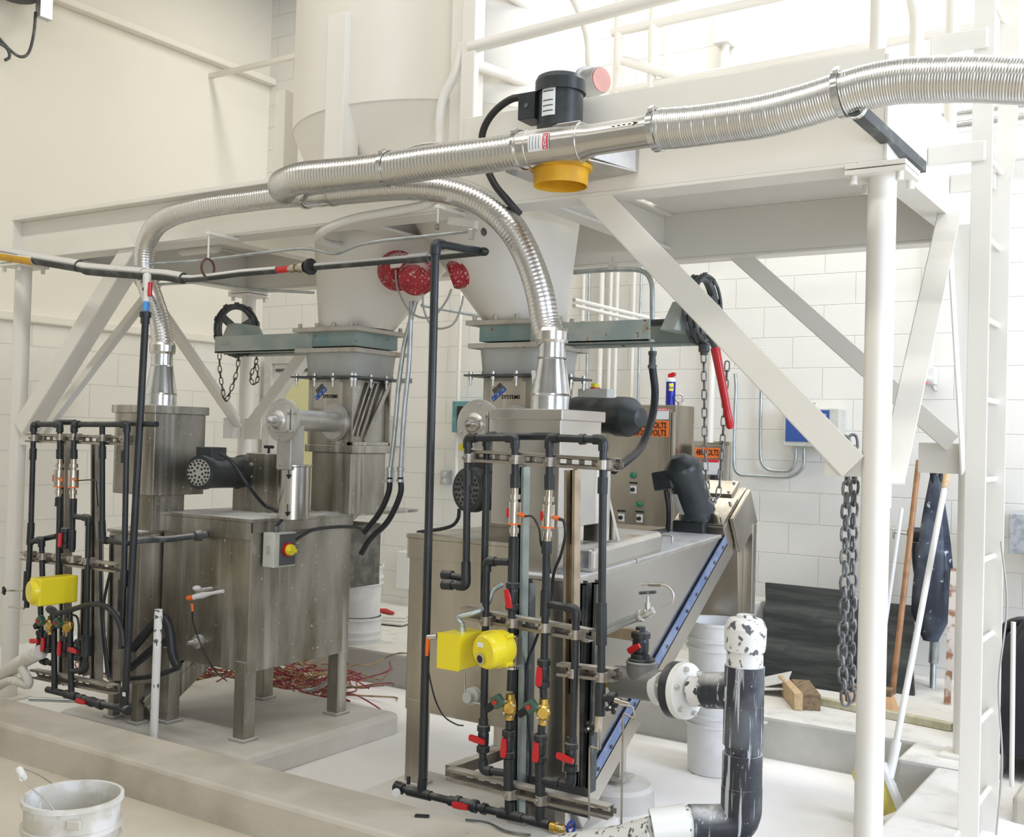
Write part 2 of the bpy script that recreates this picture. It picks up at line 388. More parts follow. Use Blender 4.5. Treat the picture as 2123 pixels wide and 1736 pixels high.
# ================================================================== ROOM SHELL
def struct(mb, name, m, bevel=0): return mb.build(name, m, None, bevel, 'structure')
PIT = -.10; LEDGE = .11
XL, YB = -7.38, 7.05
mb = MB()
mb.box((XL, 2.9, -.25), (-.9, YB, PIT)); mb.box((-.9, 2.9, -.25), (4.2, YB, 0))
struct(mb, 'floor', M_FLOOR)
struct(MB().box((XL, -4, -.25), (4.2, 2.9, 0)), 'floor', M_FLOORN)
struct(MB().box((XL-.2, YB, -.25), (4.4, YB+.2, 5.6)), 'wall_back', M_BLOCKB)
struct(MB().box((XL-.2, -4, 2.28), (XL, YB, 5.6)), 'wall_left', M_WALL)
struct(MB().box((XL-.2, -4, -.25), (XL+.04, YB, 2.28)), 'wall_left', M_BLOCKL)
struct(MB().box((XL-.2, -4.2, -.25), (4.4, -4, 5.6)), 'wall_front', M_WALLF)
mb = MB()                                             # right wall with a large window opening
mb.box((4.2, -4, -.25), (4.4, YB, 1.4)); mb.box((4.2, -4, 3.8), (4.4, YB, 5.6)); mb.box((4.2, -4, 1.4), (4.4, 1.6, 3.8)); mb.box((4.2, 5.2, 1.4), (4.4, YB, 3.8))
struct(mb, 'wall_right', M_WALLF)
struct(MB().box((XL-.2, -4.2, 5.6), (4.4, YB+.2, 5.7)), 'ceiling', M_CEIL)
# concrete curbs, ledge and equipment pads
struct(MB().box((XL, 2.90, PIT-.05), (-.86, 3.19, .15)), 'trim_1', M_CONC, .018)
struct(MB().box((-1.06, 3.19, PIT-.05), (-.80, 5.08, LEDGE)), 'trim_2', M_CONCG, .014)
mb = MB(); mb.box((XL, 5.44, PIT-.05), (-.86, YB, LEDGE)); mb.box((-1.235, 5.10, PIT-.05), (-.86, 5.44, LEDGE))
struct(mb, 'trim_3', M_CONCG, .016)
struct(MB().box((-5.1, 3.52, PIT-.02), (-3.70, 4.62, .016)), 'trim_4', M_PAD, .03)
struct(MB().box((-3.02, 3.45, PIT-.02), (-2.0, 3.92, .016)), 'trim_5', M_PAD, .03)
struct(MB().lathe((-2.24, 4.33, PIT-.02), (0, 0, 1), [(0, .17), (.1, .165), (.117, .15)]), 'trim_6', M_CONCG)
struct(MB().box((-1.32, 3.50, PIT-.02), (-.82, 4.0, .06)), 'trim_7', M_CONCG, .02)
struct(MB().box((-.72, 4.86, -.02), (1.2, YB, LEDGE)), 'trim_8', M_CONC, .02)
# ledge bands on the left wall: upper tray rail with its bracket, lower painted sill
a = P(134, 0, X=XL+.07); b = P(555, 150, X=XL+.07)
struct(MB().box((XL, .5, a.z-.03), (XL+.09, YB, a.z+.03)), 'trim_9', M_WALL, .01)
struct(MB().box((XL, -1, 2.24), (XL+.075, YB, 2.31)), 'trim_10', M_WALL, .012)
# back door seen under the platform
mb = MB(); x0, x1 = -7.27, -6.42; zt = 2.17
mb.box((x0, YB-.06, LEDGE), (x0+.09, YB, zt)); mb.box((x1-.09, YB-.06, LEDGE), (x1, YB, zt)); mb.box((x0+.091, YB-.058, zt-.07), (x1-.091, YB, zt-.001))
mb.build('trim_11', M_DFRAME, None, .004, 'structure')
dr = struct(MB().box((x0+.09, YB-.03, LEDGE), (x1-.09, YB-.005, zt-.07)), 'door_1', M_DOOR)
MB().box((x0+.25, YB-.04, 1.0), (x1-.09, YB-.028, 1.96)).build('door_panel', M_YPOST, dr)  # yellow glow on the door put into the panel colour
MB().box((x0+.13, YB-.05, zt-.14), (x1-.12, YB-.03, zt-.115)).build('door_closer', M_CAST, dr)
# ceiling lamps (above the frame) that carry the lights; the last one is added to brighten the pit
for i, (x, y, L_) in enumerate(((-5.0, 1.6, 3.6), (-1.2, 1.6, 3.6), (-4.8, 6.1, 3.0), (-1.2, 5.9, 3.4), (-3.0, -1.6, 3.6), (2.0, 4.0, 3.4))):
    t = thing('ceiling_lamp', 'long ceiling strip lamp with white housing, %s' % ('above the left of the room in front', 'above the right of the room in front', 'by the back left corner', 'by the back wall on the right', 'farthest from the platform', 'nearest the right wall, added to brighten the pit')[i], 'lamp', (x, y, 5.47), 'ceiling strip lamps')
    MB().box((x-L_/2, y-.14, 5.47), (x+L_/2, y+.14, 5.6)).build('housing', M_WHITE, t)

# ================================================================== PLATFORM
ZU, ZB, ZF = 2.45, 2.70, 2.84          # underside, beam top, raised fascia top
YF, YK = 3.71, 5.24
XA, XBk, XR = -5.98, -5.66, -.97
plat = thing('steel_platform', 'white painted steel platform on round posts carrying the silo over the machines', 'platform', (-3.4, 4.5, 0))
def ibeam(mb, p, q, h, wd, side, tf=.014, tw=.01):
    """I-section from p to q (bottom centre line)"""
    p, q = V(p), V(q)
    mb.bar(p+V((0,0,tf/2)), q+V((0,0,tf/2)), wd, tf); mb.bar(p+V((0,0,h-tf/2)), q+V((0,0,h-tf/2)), wd, tf)
    mb.bar(p+V((0,0,h/2)), q+V((0,0,h/2)), tw, h-2*tf)
mb = MB(); ibeam(mb, (XA, YF+.07, ZU), (-2.72, YF+.07, ZU), ZB-ZU, .14, 0)
mb.box((XA, YF+.01, ZU), (XA+.01, YF+.13, ZB)); mb.build('front_beam', M_STEELW, plat, .003)
mb = MB(); mb.box((-2.72, YF, ZU+.0135), (XR-.0125, YF+.012, ZF)); mb.box((-2.72, YF-.002, ZU), (XR-.101, YF+.14, ZU+.013))
mb.build('front_fascia', M_STEELW, plat, .002)
mb = MB(); mb.box((XR-.012, YF-.001, ZU+.0145), (XR, YK+.14, ZF-.02)); mb.box((XR-.10, YF, ZU), (XR+.002, YK+.14, ZU+.014)); mb.build('side_fascia', M_STEELW, plat, .002)
mb = MB(); ibeam(mb, (XBk, YF+.14, ZU), (XBk, YK, ZU), ZB-ZU, .12, 0); mb.build('side_beam', M_STEELW, plat, .003)
mb = MB(); mb.box((XBk, YK, ZU+.0145), (XR-.013, YK+.012, ZB)); mb.box((XBk, YK-.002, ZU), (XR-.102, YK+.12, ZU+.014)); mb.build('back_beam', M_STEELW, plat, .002)
for xj in (-2.52, -4.55):
    mb = MB(); ibeam(mb, (xj, YF+.14, ZU+.06), (xj, YK, ZU+.06), ZB-ZU-.06, .10, 0); mb.build('joist', M_STEELW, plat, .003)
mb = MB(); ibeam(mb, (-3.42, YF+.14, ZU+.02), (-3.42, YK, ZU+.02), .12, .12, 0); mb.build('joist', M_STEELW, plat, .003)
# deck with the silo opening left as plates round it
mb = MB(); mb.box((XA, YF+.01, ZB), (-4.5, YK+.1, ZB+.012)); mb.box((-2.45, YF+.012, ZB), (XR-.012, YK+.1, ZB+.012))
mb.box((-4.5, YF+.01, ZB), (-2.45, 3.98, ZB+.012)); mb.box((-4.5, 5.02, ZB), (-2.45, YK+.1, ZB+.012)); mb.build('deck', M_STEELW, plat)
RC = .047
def column(x, y, zb, name='column'):
    c = MB().cyl((x, y, zb+.012), (x, y, ZU-.03), RC, n=28).build(name, M_STEELW, plat)
    MB().box((x-.1, y-.1, ZU-.016), (x+.1, y+.1, ZU)).box((x-.1, y-.1, ZU-.036), (x+.1, y+.1, ZU-.02)).build('cap_plate', M_STEELW, c, .002)
    mb = EACH('bolt', M_STEELW, c)
    for sx in (-1, 1):
        for sy in (-1, 1): mb.cyl((x+sx*.075, y+sy*.075, ZU-.065), (x+sx*.075, y+sy*.075, ZU-.036), .013, n=6)
    MB().box((x-.09, y-.09, zb), (x+.09, y+.09, zb+.014)).build('base_plate', M_STEELW, c, .002)
cFR = (-1.0, YF+.06); cFL = (-5.93, YF+.06); cBR = (-.995, 5.33); cBL = (-5.66, 5.28)
column(*cFR, .06); column(*cFL, PIT); column(*cBR, LEDGE); column(*cBL, PIT)
def angle_brace(p, q, leg=.085, flip=1, up=(0, 1, 0)):
    """steel angle from p to q"""
    p, q = V(p), V(q); d = (q-p).normalized(); n1 = V(up); n1 = (n1-d*n1.dot(d)).normalized(); n2 = d.cross(n1)*flip
    mb = MB(); mb.obox((p+q)/2+n1*leg/2, (q-p)/2, n1*leg/2, n2*.004); mb.obox((p+q)/2+n2*leg/2, (q-p)/2, n2*leg/2, n1*.004)
    return mb.build('brace', M_STEELW, plat, .0015)
def gusset(c, ex, ez, nrm):
    mb = MB(); mb.obox(c, V(ex), V(ez), V(nrm)*.005)
    g = mb.build('gusset', M_STEELW, plat, .001)
    return g
# front plane braces
angle_brace((cFR[0]-.10, YF+.02, 1.40), (-2.16, YF+.02, ZU), .10, -1)
gusset((cFR[0]-.10, YF+.05, 1.44), (.07, 0, 0), (0, 0, .040), (0, 1, 0))
angle_brace((cFL[0]+.10, YF+.02, 1.44), (-4.86, YF+.02, ZU), .10, 1)
gusset((cFL[0]+.10, YF+.05, 1.45), (.08, 0, 0), (0, 0, .07), (0, 1, 0))
# back plane braces
angle_brace((cBR[0]-.10, 5.30, 1.50), (-2.16, 5.30, ZU), .085, -1)
gusset((cBR[0]-.115, 5.33, 1.46), (.11, 0, 0), (0, 0, .07), (0, 1, 0))
angle_brace((cBL[0]+.12, 5.24, 1.52), (-4.62, 5.24, ZU), .075, 1)
gusset((cBL[0]+.10, 5.25, 1.51), (.09, 0, 0), (0, 0, .07), (0, 1, 0))
# side braces
angle_brace((-1.0, YF+.08, 1.38), (-1.0, 4.61, ZU), .088, 1, (1, 0, 0))
gusset((-1.0, YF+.16, 1.36), (0, .09, 0), (0, 0, .07), (1, 0, 0))
angle_brace((-1.0, 5.26, 1.42), (-1.0, 4.86, ZU), .085, -1, (1, 0, 0))
angle_brace((-5.66, 5.18, 1.52), (-5.66, 4.28, ZU), .085, 1, (1, 0, 0))
gusset((-5.66, 5.17, 1.51), (0, .08, 0), (0, 0, .07), (1, 0, 0))
angle_brace((-5.90, YF+.13, 1.42), (-5.74, 4.55, ZU), .07, 1, (1, 0, 0))
# guard rail of painted pipe round the platform edge
R1 = .021
rail = []
xp = P(972, 100, Y=YF+.02).x; zr = P(985, 95, Y=YF+.02).z
MB().box((xp-.035, YF+.014, ZU+.1), (xp+.035, YF+.05, 5.3)).build('rail_post', M_STEELW, plat, .004)
def railp(pts, r=R1, name='guard_rail'): return MB().tube(rounded(pts, .07, 8), r, 16).build(name, M_STEELW, plat)
railp([(xp, YF+.03, zr), (-1.02, YF+.03, zr+.07)], .026)
p2 = P(1100, 170, X=xp); railp([(xp, YF+.05, zr-.06), (xp, p2.y, zr-.02), (xp, p2.y, ZB)], .024)
railp([(xp, p2.y, ZB), (xp, p2.y, 4.6)], .022)
pe = P(1090, 20, X=xp); railp([(xp, YF+.05, pe.z+.02), (xp, p2.y, pe.z+.02), (xp, p2.y, pe.z-.5)], .022)
xq = P(1822, 60, Y=YF+.05).x
railp([(xq, YF+.045, ZF-.1), (xq, YF+.045, 4.2)], .028)
pq = P(1900, 100, X=XR-.03); railp([(XR-.03, YF+.1, pq.z+.36), (XR-.03, pq.y, pq.z+.13), (XR-.03, pq.y, ZB)], .026)
pq2 = P(1972, 150, X=XR-.03); railp([(XR-.03, pq2.y, ZB), (XR-.03, pq2.y, 4.1)], .026)
zbk = P(1900, 75, Y=YK+.08).z; railp([(-2.9, YK+.08, zbk-.02), (XR-.03, YK+.08, zbk)], .024)
zb2 = P(1400, 40, Y=YK+.08).z; railp([(-2.9, YK+.08, zb2), (XR-.03, YK+.08, zb2+.02)], .026)
for px in (1280, 1352): 
    x_ = P(px, 150, Y=YK+.08).x; railp([(x_, YK+.08, ZB), (x_, YK+.08, 4.6)], .026 if px == 1352 else .024)
pd = P(1290, 125, Y=YK+.02); pe2 = P(1400, 190, X=pd.x); railp([pd, (pd.x+.35, YK+.1, pd.z-.14), (pd.x+.62, YK+.1, pd.z-.3)], .026)
# ================================================================== LADDER
lad = thing('access_ladder', 'tall white steel ladder with flat side rails bolted beside the platform end', 'ladder', (-.78, 4.49, 0))
LX0, LX1, LY0, LY1 = -.816, -.744, 4.29, 4.69
MB().box((LX0, LY0-.006, 0), (LX1, LY0+.006, 4.6)).build('side_rail', M_STEELW, lad, .002)
mb = MB(); mb.box((LX0, LY1-.006, 0), (LX1, LY1+.006, 2.55)); mb.prism([(LX0, LY1-.006, 2.55), (LX1, LY1-.006, 2.55), (LX1+.02, LY1-.006, 2.72), (LX0+.02, LY1-.006, 2.72)], (0, .012, 0)); mb.box((LX0+.02, LY1-.006, 2.72), (LX1+.02, LY1+.006, 4.6)); mb.build('side_rail', M_STEELW, lad)
for i in range(15):
    z = .17+i*.305; MB().cyl((-.78, LY0, z), (-.78, LY1, z), .011, n=12).build('rung', M_STEELW, lad)
for zz, sd in ((P(1985, 320, Y=LY0).z, 1), (P(1985, 90, Y=LY0).z, 1)):
    MB().box((XR+.001, LY0-.022, zz-.038), (LX1-.02, LY0-.007, zz+.038)).build('bracket', M_STEELW, lad, .008)
MB().box((XR+.004, LY1-.03, P(2000, 378, Y=LY1).z-.045), (LX0+.02, LY1-.008, P(2000, 378, Y=LY1).z+.03)).build('bracket', M_STEELW, lad, .004)
tag(MB().tube(spl([(-.742, LY1-.07, 1.15), (-.715, LY1-.08, .9), (-.74, LY1-.07, .6), (-.72, LY1-.085, .3), (-.735, LY1-.09, .02)]), .004, 6).build('hanging_wire', M_GREYC), 'thin grey wire trailing down beside the ladder', 'wire')

# ================================================================== SILO
SX, SY, SR = -3.41, 4.50, .78
silo = thing('storage_silo', 'huge cream painted round silo standing on the platform, cone passing through the deck', 'silo', (SX, SY, 2.72))
MB().cyl((SX, SY, 3.0), (SX, SY, 5.55), SR, n=72).build('shell', M_SILO, silo)
MB().lathe((SX, SY, 0), (0, 0, 1), [(2.62, .60), (3.0, SR-.004)], 72, cap=False).build('cone', M_SILO, silo)
def circ(c, rx, ry, z, n=48, sq=2.0, a0=0):
    out = []
    for k in range(n):
        t = 6.28318*k/n+a0; ct, st = math.cos(t), math.sin(t)
        f = (abs(ct)**sq+abs(st)**sq)**(-1/sq)
        out.append(V((c[0]+ct*f*rx, c[1]+st*f*ry, z)))
    return out
for sgn, fx in ((-1, -3.98), (1, -2.84)):
    MB().rings([circ((SX+sgn*.22, SY), .50, .52, 2.80), circ((SX+sgn*.30, SY), .44, .46, 2.62), circ((fx-sgn*.03, 4.46), .20, .20, 2.055)], True, True, False).build('hopper_leg', M_SILO, silo)
def cv(px, py, Y): return P(px, py, Y=Y)
for (px, w2, yy, ztop) in ((695, .056, 3.70, 3.42), (953, .05, 3.80, 4.6), (582, .04, 4.3, 3.38)):
    x_ = P(px, 250, Y=yy).x; mb = MB(); mb.box((x_-w2, yy-.01, ZB+.012), (x_+w2, yy+.005, ztop)); mb.box((x_+w2-.012, yy, ZB+.012), (x_+w2, yy+.10, ztop)); mb.box((x_-w2, yy, ZB+.012), (x_-w2+.012, yy+.1, ztop))
    mb.build('support_leg', M_STEELW, silo, .003)
# level-sensor nozzle on the left hopper and pipe stub
MB().lathe((-3.84, 4.36, 2.33), (.55, -.45, .28), [(0, .09), (.22, .09)], 28).build('nozzle', M_SILO, silo)
# ================================================================== CHAIN GATE VALVES
def gate(fx, sgn, label):
    g = thing('slide_gate_valve', label, 'valve', (fx, 4.46, 1.93), 'slide gates under the silo')
    def lx(v): return fx+sgn*v
    h = .175
    MB().box((fx-h, 4.46-h, 1.955), (fx+h, 4.46+h, 2.03)).build('body', M_GATED, g)
    f = MB().box((fx-.225, 4.235, 2.03), (fx+.225, 4.685, 2.052)).build('flange', M_FLANGE, g, .004)
    f2 = MB().box((fx-.215, 4.245, 1.92), (fx+.215, 4.675, 1.944)).build('flange', M_FLANGE, g, .004)
    mb = EACH('bolt', M_FLANGE, f)
    for k in range(4):
        for sy in (4.25,): mb.cyl((fx-.18+k*.12, sy, 2.05), (fx-.18+k*.12, sy, 2.075), .011, n=6)
        mb.cyl((fx+.205, 4.29+k*.11, 2.05), (fx+.205, 4.29+k*.11, 2.075), .011, n=6)
    MB().box((lx(.12), 4.275, 1.935), (lx(.87 if sgn < 0 else .73), 4.287, 2.03)).box((lx(.12), 4.275, 1.935), (lx(.87 if sgn < 0 else .73), 4.33, 1.945)).build('guide_channel', M_GATE, g, .002)
    MB().box((lx(.12), 4.55, 1.935), (lx(.87), 4.562, 2.03)).box((lx(.12), 4.51, 1.935), (lx(.87), 4.55, 1.945)).build('guide_channel', M_GATE, g, .002)
    MB().cyl((lx(.17), 4.42, 2.03), (lx(1.0), 4.42, 2.03), .016, n=12).build('spindle', M_CAST, g)
    cx = lx(.905 if sgn > 0 else .87); cz = 2.08
    MB().prism([(cx-sgn*.12, 4.26, 1.98), (cx-sgn*.12, 4.60, 1.98), (cx-sgn*.10, 4.52, 2.11), (cx-sgn*.10, 4.34, 2.11)], (sgn*.07, 0, 0)).build('yoke', M_GATE, g, .004)
    # chain wheel: rim with sprocket pockets, spokes, hub
    w = thing('w', '', '')
    bpy.data.objects.remove(w)
    wh = MB().torus((cx, 4.44, cz), (1, 0, 0), .138, .017, 40, 8).torus((cx-.024, 4.44, cz), (1, 0, 0), .148, .007, 40, 6).torus((cx+.024, 4.44, cz), (1, 0, 0), .148, .007, 40, 6)
    for k in range(18):
        t = k*6.28318/18; wh.obox((cx+(.018 if k % 2 else -.018), 4.44+.155*math.cos(t), cz+.155*math.sin(t)), (.005, 0, 0), (0, .008*math.cos(t), .008*math.sin(t)), (0, -.014*math.sin(t), .014*math.cos(t)))
    wheel = wh.build('chain_wheel', M_CAST, g)
    MB().cyl((cx-.04, 4.44, cz), (cx+.05, 4.44, cz), .035, n=20).cyl((cx+.05, 4.44, cz), (cx+.075, 4.44, cz), .022, n=16).build('hub', M_CAST, wheel)
    for k in range(3):
        t = k*6.28318/3+.52; d = V((0, math.cos(t), math.sin(t)))
        MB().obox(V((cx, 4.44, cz))+d*.085, d*.055, V((.006, 0, 0)), V((1, 0, 0)).cross(d)*.022).build('spoke', M_CAST, wheel)
    # guide ring arm beneath the wheel
    return g, cx, cz
gL, wxL, wz = gate(-3.98, -1, 'rusty grey-green slide gate with spoked chain wheel under the left silo leg')
gR, wxR, _ = gate(-2.84, 1, 'grey-green slide gate with dark chain wheel pointing right under the right silo leg')
def chain(name, pts, L, Wd, r, m, label, cat='chain', extra=None):
    """each link turned a quarter from the last"""
    pts = spl(pts, .01); pitch = L-2*r; acc = 0; mb = MB(); k = 0; last = pts[0]; i = 0; path = 0
    cum = [0]
    for a, b in zip(pts, pts[1:]): cum.append(cum[-1]+(b-a).length)
    n = int(cum[-1]/pitch); j = 0
    for k in range(n):
        s = (k+.5)*pitch
        while cum[j+1] < s: j += 1
        c = pts[j]; d = (pts[min(j+3, len(pts)-1)]-pts[max(0, j-3)]).normalized()
        ref = CF.cross(d) if k % 2 == 0 else CF
        mb.link(c, d, ref*1.0+(V((.001, 0, 0))), L, Wd, r)
    if extra: extra(mb)
    o = mb.build(name, m); tag(o, label, cat); return o
def on(px, py, Y): return P(px, py, Y=Y)
chain('hand_chain', [on(455, 735, 4.44), on(456, 770, 4.44), on(462, 810, 4.44), on(468, 831, 4.44), on(482, 800, 4.44), on(492, 765, 4.44), on(496, 725, 4.44)], .043, .02, .0032, M_CHAIN, 'dark chain loop hanging from the left chain wheel')
chain('hand_chain', [on(531, 722, 4.60), on(531, 750, 4.60), on(520, 780, 4.60), on(526, 797, 4.60), on(534, 785, 4.60), on(532, 752, 4.60)], .04, .018, .0032, M_CHAIN, 'short knotted chain end beside the longer left chain loop')
chain('hand_chain', [on(1458, 700, 4.44), on(1460, 800, 4.44), on(1461, 900, 4.44), on(1463, 965, 4.44), on(1466, 1010, 4.44), on(1476, 1038, 4.44), on(1488, 1028, 4.5), on(1494, 980, 4.5), on(1499, 900, 4.5), on(1503, 820, 4.5), on(1507, 770, 4.5), on(1508, 730, 4.5)], .046, .021, .0034, M_CHAING, 'long bright chain loop hanging from the right chain wheel')
# red pipe-wrench handle hanging at the right wheel
t = thing('pipe_wrench', 'long red wrench handle hanging from the right chain wheel', 'wrench', P(1500, 880, Y=4.38))
a, b = P(1483, 722, Y=4.38), P(1514, 884, Y=4.38); dirn = (b-a).normalized()
MB().tube([a, a.lerp(b, .3), a.lerp(b, .8), b, b+dirn*.012], [.021, .019, .0165, .018, .01], 10).build('handle', M_RED, t)
MB().tube([P(1474, 690, Y=4.38), a+dirn*.03], [.018, .014], 8).build('jaw', M_CAST, t)
t = thing('chain_clamp', 'small dark clamp on the chain above the wrench', 'clamp', P(1460, 738, Y=4.42))
MB().lathe(P(1460, 715, Y=4.42), (0, 0, -1), [(0, .024), (.03, .024), (.034, .017), (.045, .017)], 12).build('body', M_CAST, t)

# ================================================================== FEEDERS (two alike)
BOLT = [(0, .006), (.03, .006), (.031, .011), (.045, .011), (.057, .011), (.067, .011), (.068, .006), (.072, .006)]
def feeder(fx, first):
    f = thing('dry_feeder', first, 'feeder', (fx, 4.46, 1.07), 'stainless feeders under the silo')
    h = .157; zt, zm, zb = 1.79, 1.435, 1.075
    # fabric boot between gate and body
    MB().rings([circ((fx, 4.46), .185, .185, 1.92, 40, 8), circ((fx, 4.46), .18, .18, 1.87, 40, 8), circ((fx, 4.46), .176, .176, 1.82, 40, 8), circ((fx, 4.46), .18, .18, zt+.006, 40, 8)]).build('flexible_boot', M_CANVAS, f)
    fl = MB().box((fx-.225, 4.235, zt-.004), (fx+.225, 4.685, zt+.006)).build('boot_flange', M_CAST, f)
    mb = EACH('bolt', M_ZINC, fl)
    for k in range(4):
        x_ = fx-.195+k*.13; mb.lathe((x_, 4.25, zt-.05), (0, 0, 1), BOLT, 8)
        y_ = 4.27+k*.125; mb.lathe((fx+.20, y_, zt-.05), (0, 0, 1), BOLT, 8)
    mb = MB(); mb.box((fx-h, 4.46-h, zm-.0), (fx+h-.03, 4.46+h, zt-.004))
    mb.box((fx-h-.012, 4.46-h-.004, 1.395), (fx+h+.012, 4.46+h+.004, zm))
    body = mb.build('hopper_body', M_SSD, f, .004)
    # sloped fluted side panel on +X face
    mb = MB(); x1 = fx+h
    mb.prism([(x1-.03, 4.46-h, zm), (x1, 4.46-h, zm), (x1, 4.46-h, zt-.004), (x1-.03, 4.46-h, zt-.004)], (0, .012, 0))
    mb.prism([(x1-.03, 4.46+h-.012, zm), (x1, 4.46+h-.012, zm), (x1, 4.46+h-.012, zt-.004), (x1-.03, 4.46+h-.012, zt-.004)], (0, .012, 0))
    for k in range(3):
        y0 = 4.46-h+.03+k*.035; y1 = y0+.115; mb.bar((x1-.03, y0, zm+.05), (x1-.022, y1, zt-.02), .012, .02, (1, 0, 0))
    mb.bar((x1-.03, 4.46-.02, zm+.02), (x1+.005, 4.46+h-.02, zt-.01), .03, .012, (1, 0, 0))
    mb.box((x1-.03, 4.46-h, zm), (x1, 4.46+h, zm+.02))
    mb.build('flute', M_SSD, body, .002)
    lower = MB().box((fx-h+.03, 4.46-h+.01, zb), (fx+h-.01, 4.46+h-.02, 1.395)).build('lower_housing', M_SSD, f, .004)
    # auger: flange, tube, end disc with bearing
    ax, az = fx+.025, 1.555; y0 = 4.46-h
    MB().lathe((ax+.02, y0, az), (0, -1, 0), [(0, .098), (.012, .098), (.013, .088), (.024, .088)], 36).build('flange', M_SSDUST, f)
    MB().cyl((ax+.02, y0-.02, az), (fx+.20, 3.76, az), .052, n=28).build('auger_tube', M_SSDUST, f)
    dk = MB().lathe((fx+.20, 3.77, az-.003), (.08, -1, 0), [(0, .105), (.008, .105), (.009, .1), (.014, .1)], 40).build('end_disc', M_SSDUST, f)
    mb = MB(); c = V((fx+.20, 3.755, az-.003)); mb.lathe(c, (.08, -1, 0), [(0, .052), (.018, .05), (.03, .034), (.045, .03), (.046, .018), (.08, .016), (.095, .006)], 24)
    mb.box((c.x-.055, c.y-.02, c.z-.055), (c.x+.055, c.y, c.z+.055))
    mb.build('bearing', M_SSDUST if fx < -3.4 else M_SSC, dk)
    mb = EACH('bolt', M_ZINC, dk)
    for k in range(6): t = k*1.0472+.4; mb.cyl((c.x+.086*math.cos(t), c.y-.012, c.z+.086*math.sin(t)), (c.x+.086*math.cos(t), c.y+.005, c.z+.086*math.sin(t)), .007, n=6)
    # maker's plate on the front face
    pl = MB().box((fx-h+.045, 4.46-h-.003, 1.63), (fx+h-.07, 4.46-h, 1.765)).build('nameplate', M_SS, f)
    yy = 4.46-h-.0045; u = V((.8, 0, .62)).normalized(); v_ = V((-.62, 0, .8)).normalized(); o0 = V((fx-.098, yy, 1.675))
    for row, mm in ((0, M_BLUEL), (1, M_GREYL)):
        mb = MB()
        for k in range(3 if row == 0 else 2):
            c_ = o0+u*(.031*(k+.5+row*.8))+v_*(.027*(row+.1)); mb.obox(c_, u*.0135, v_*.0115, V((0, .001, 0)))
        mb.build('logo_block', mm, pl)
        if row == 0:
            for k, ch in enumerate('IPM'): text('lettering', ch, M_LABEL, pl, o0+u*(.031*k+.008)+v_*(-.006)+V((0, -.0015, 0)), u, v_, .02)
    text('lettering', 'SYSTEMS', M_BLACK, pl, (fx-.048, yy, 1.682), (1, 0, 0), (0, 0, 1), .026, .105, .01)
    return f
fdL = feeder(-3.98, 'dirty stainless feeder with maker plate and auger tube on the left mixing tank')
fdR = feeder(-2.84, 'stainless feeder with maker plate half hidden behind the right dust box')
# downspout and shiny sleeve under the left auger end
t = thing('powder_downspout', 'square dusty steel spout dropping into a shiny round sleeve on the left tank', 'chute', (-3.93, 3.9, 1.06))
a0 = P(602, 880, Y=3.86); a1 = P(602, 975, Y=3.86)
MB().obox((a0+a1)/2, (.047, 0, 0), (0, .047, 0), (0, 0, (a0.z-a1.z)/2)).build('spout', M_SSDUST, t, .006)
a2 = P(602, 968, Y=3.88); mb = MB().lathe((a2.x+.01, 3.9, 1.075), (0, 0, 1), [(0, .078), (a2.z-1.075, .078), (a2.z-1.07, .09), (a2.z-1.065, .09)], 40)
sl = mb.build('sleeve', M_SSC, t)
for zz in (1.30, 1.12):
    mb = MB(); ox = a2.x+.05; mb.box((ox, 3.815, zz-.02), (ox+.003, 3.8185, zz+.03)); mb.prism([(ox-.014, 3.816, zz-.008), (ox+.0015, 3.816, zz-.03), (ox+.017, 3.816, zz-.008)], (0, .002, 0)); mb.build('arrow_mark', M_BLACK, sl)
# white pipe out of the auger

# ================================================================== MIXING TANKS
def tank(x0, x1, y0, y1, z0, z1, m, label, first):
    t = thing('mixing_tank', label, 'tank', ((x0+x1)/2, (y0+y1)/2, .016), 'square mixing tanks')
    MB().box((x0, y0, z0), (x1, y1, z1)).build('shell', m, t, .006)
    l = MB().box((x0-.012, y0-.012, z1-.0), (x1+.012, y1+.55, z1+.018)).build('lid', m, t, .003)
    mb = MB(); mb.box((x0-.008, y0-.008, z1-.085), (x1+.008, y0, z1)); mb.box((x1, y0-.008, z1-.05), (x1+.008, y1, z1)); mb.build('rim_skirt', m, t, .002)
    for (x, y) in ((x0+.05, y0+.03), (x1-.045, y0+.03), (x1-.045, y1-.03), (x0+.05, y1-.03)):
        lg = MB().box((x-.036, y-.036, .03), (x+.036, y+.036, z0+.05)).build('leg', m, t, .003)
        MB().box((x-.05, y-.05, .016), (x+.05, y+.05, .03)).build('foot_plate', M_SSDUST, lg, .002)
    return t, l
tkL, lidL = tank(-4.52, -3.885, 3.69, 4.40, .345, 1.06, M_SSD, 'stained square stainless tank on legs carrying the left feeder', 1)
tkR, lidR = tank(-2.93, -2.32, 3.69, 4.42, .33, 1.06, M_SS, 'cleaner beige stainless tank on legs behind the right pipe rack', 2)
tag(MB().box((-4.44, 4.43, .66), (-3.97, 4.74, 1.0)).build('drive_housing', mat('dark_mottled_steel', (.16, .155, .135), .45, .7, col2=(.26, .25, .22), scale=16), None, .004), 'dark steel housing behind the left mixing tank', 'housing')  # mottled steel in a darker tone than the tank in front
# powder heap on left lid
mb = MB(); n = 26; rows = []
for i in range(n):
    rows.append([V((-4.45+.56*j/(n-1), 3.72+1.1*i/(n-1), 1.0785+max(0, noise.noise(V((j*.35, i*.35, 3)))*.012+.004)*(1 if 0 < i < n-1 and 0 < j < n-1 else 0))) for j in range(n)])
mb.rings(rows, True, False, False)
o = mb.build('spilled_powder', M_CAP, None); tag(o, 'white powder spilled over the left tank lid', 'powder'); o['kind'] = 'stuff'
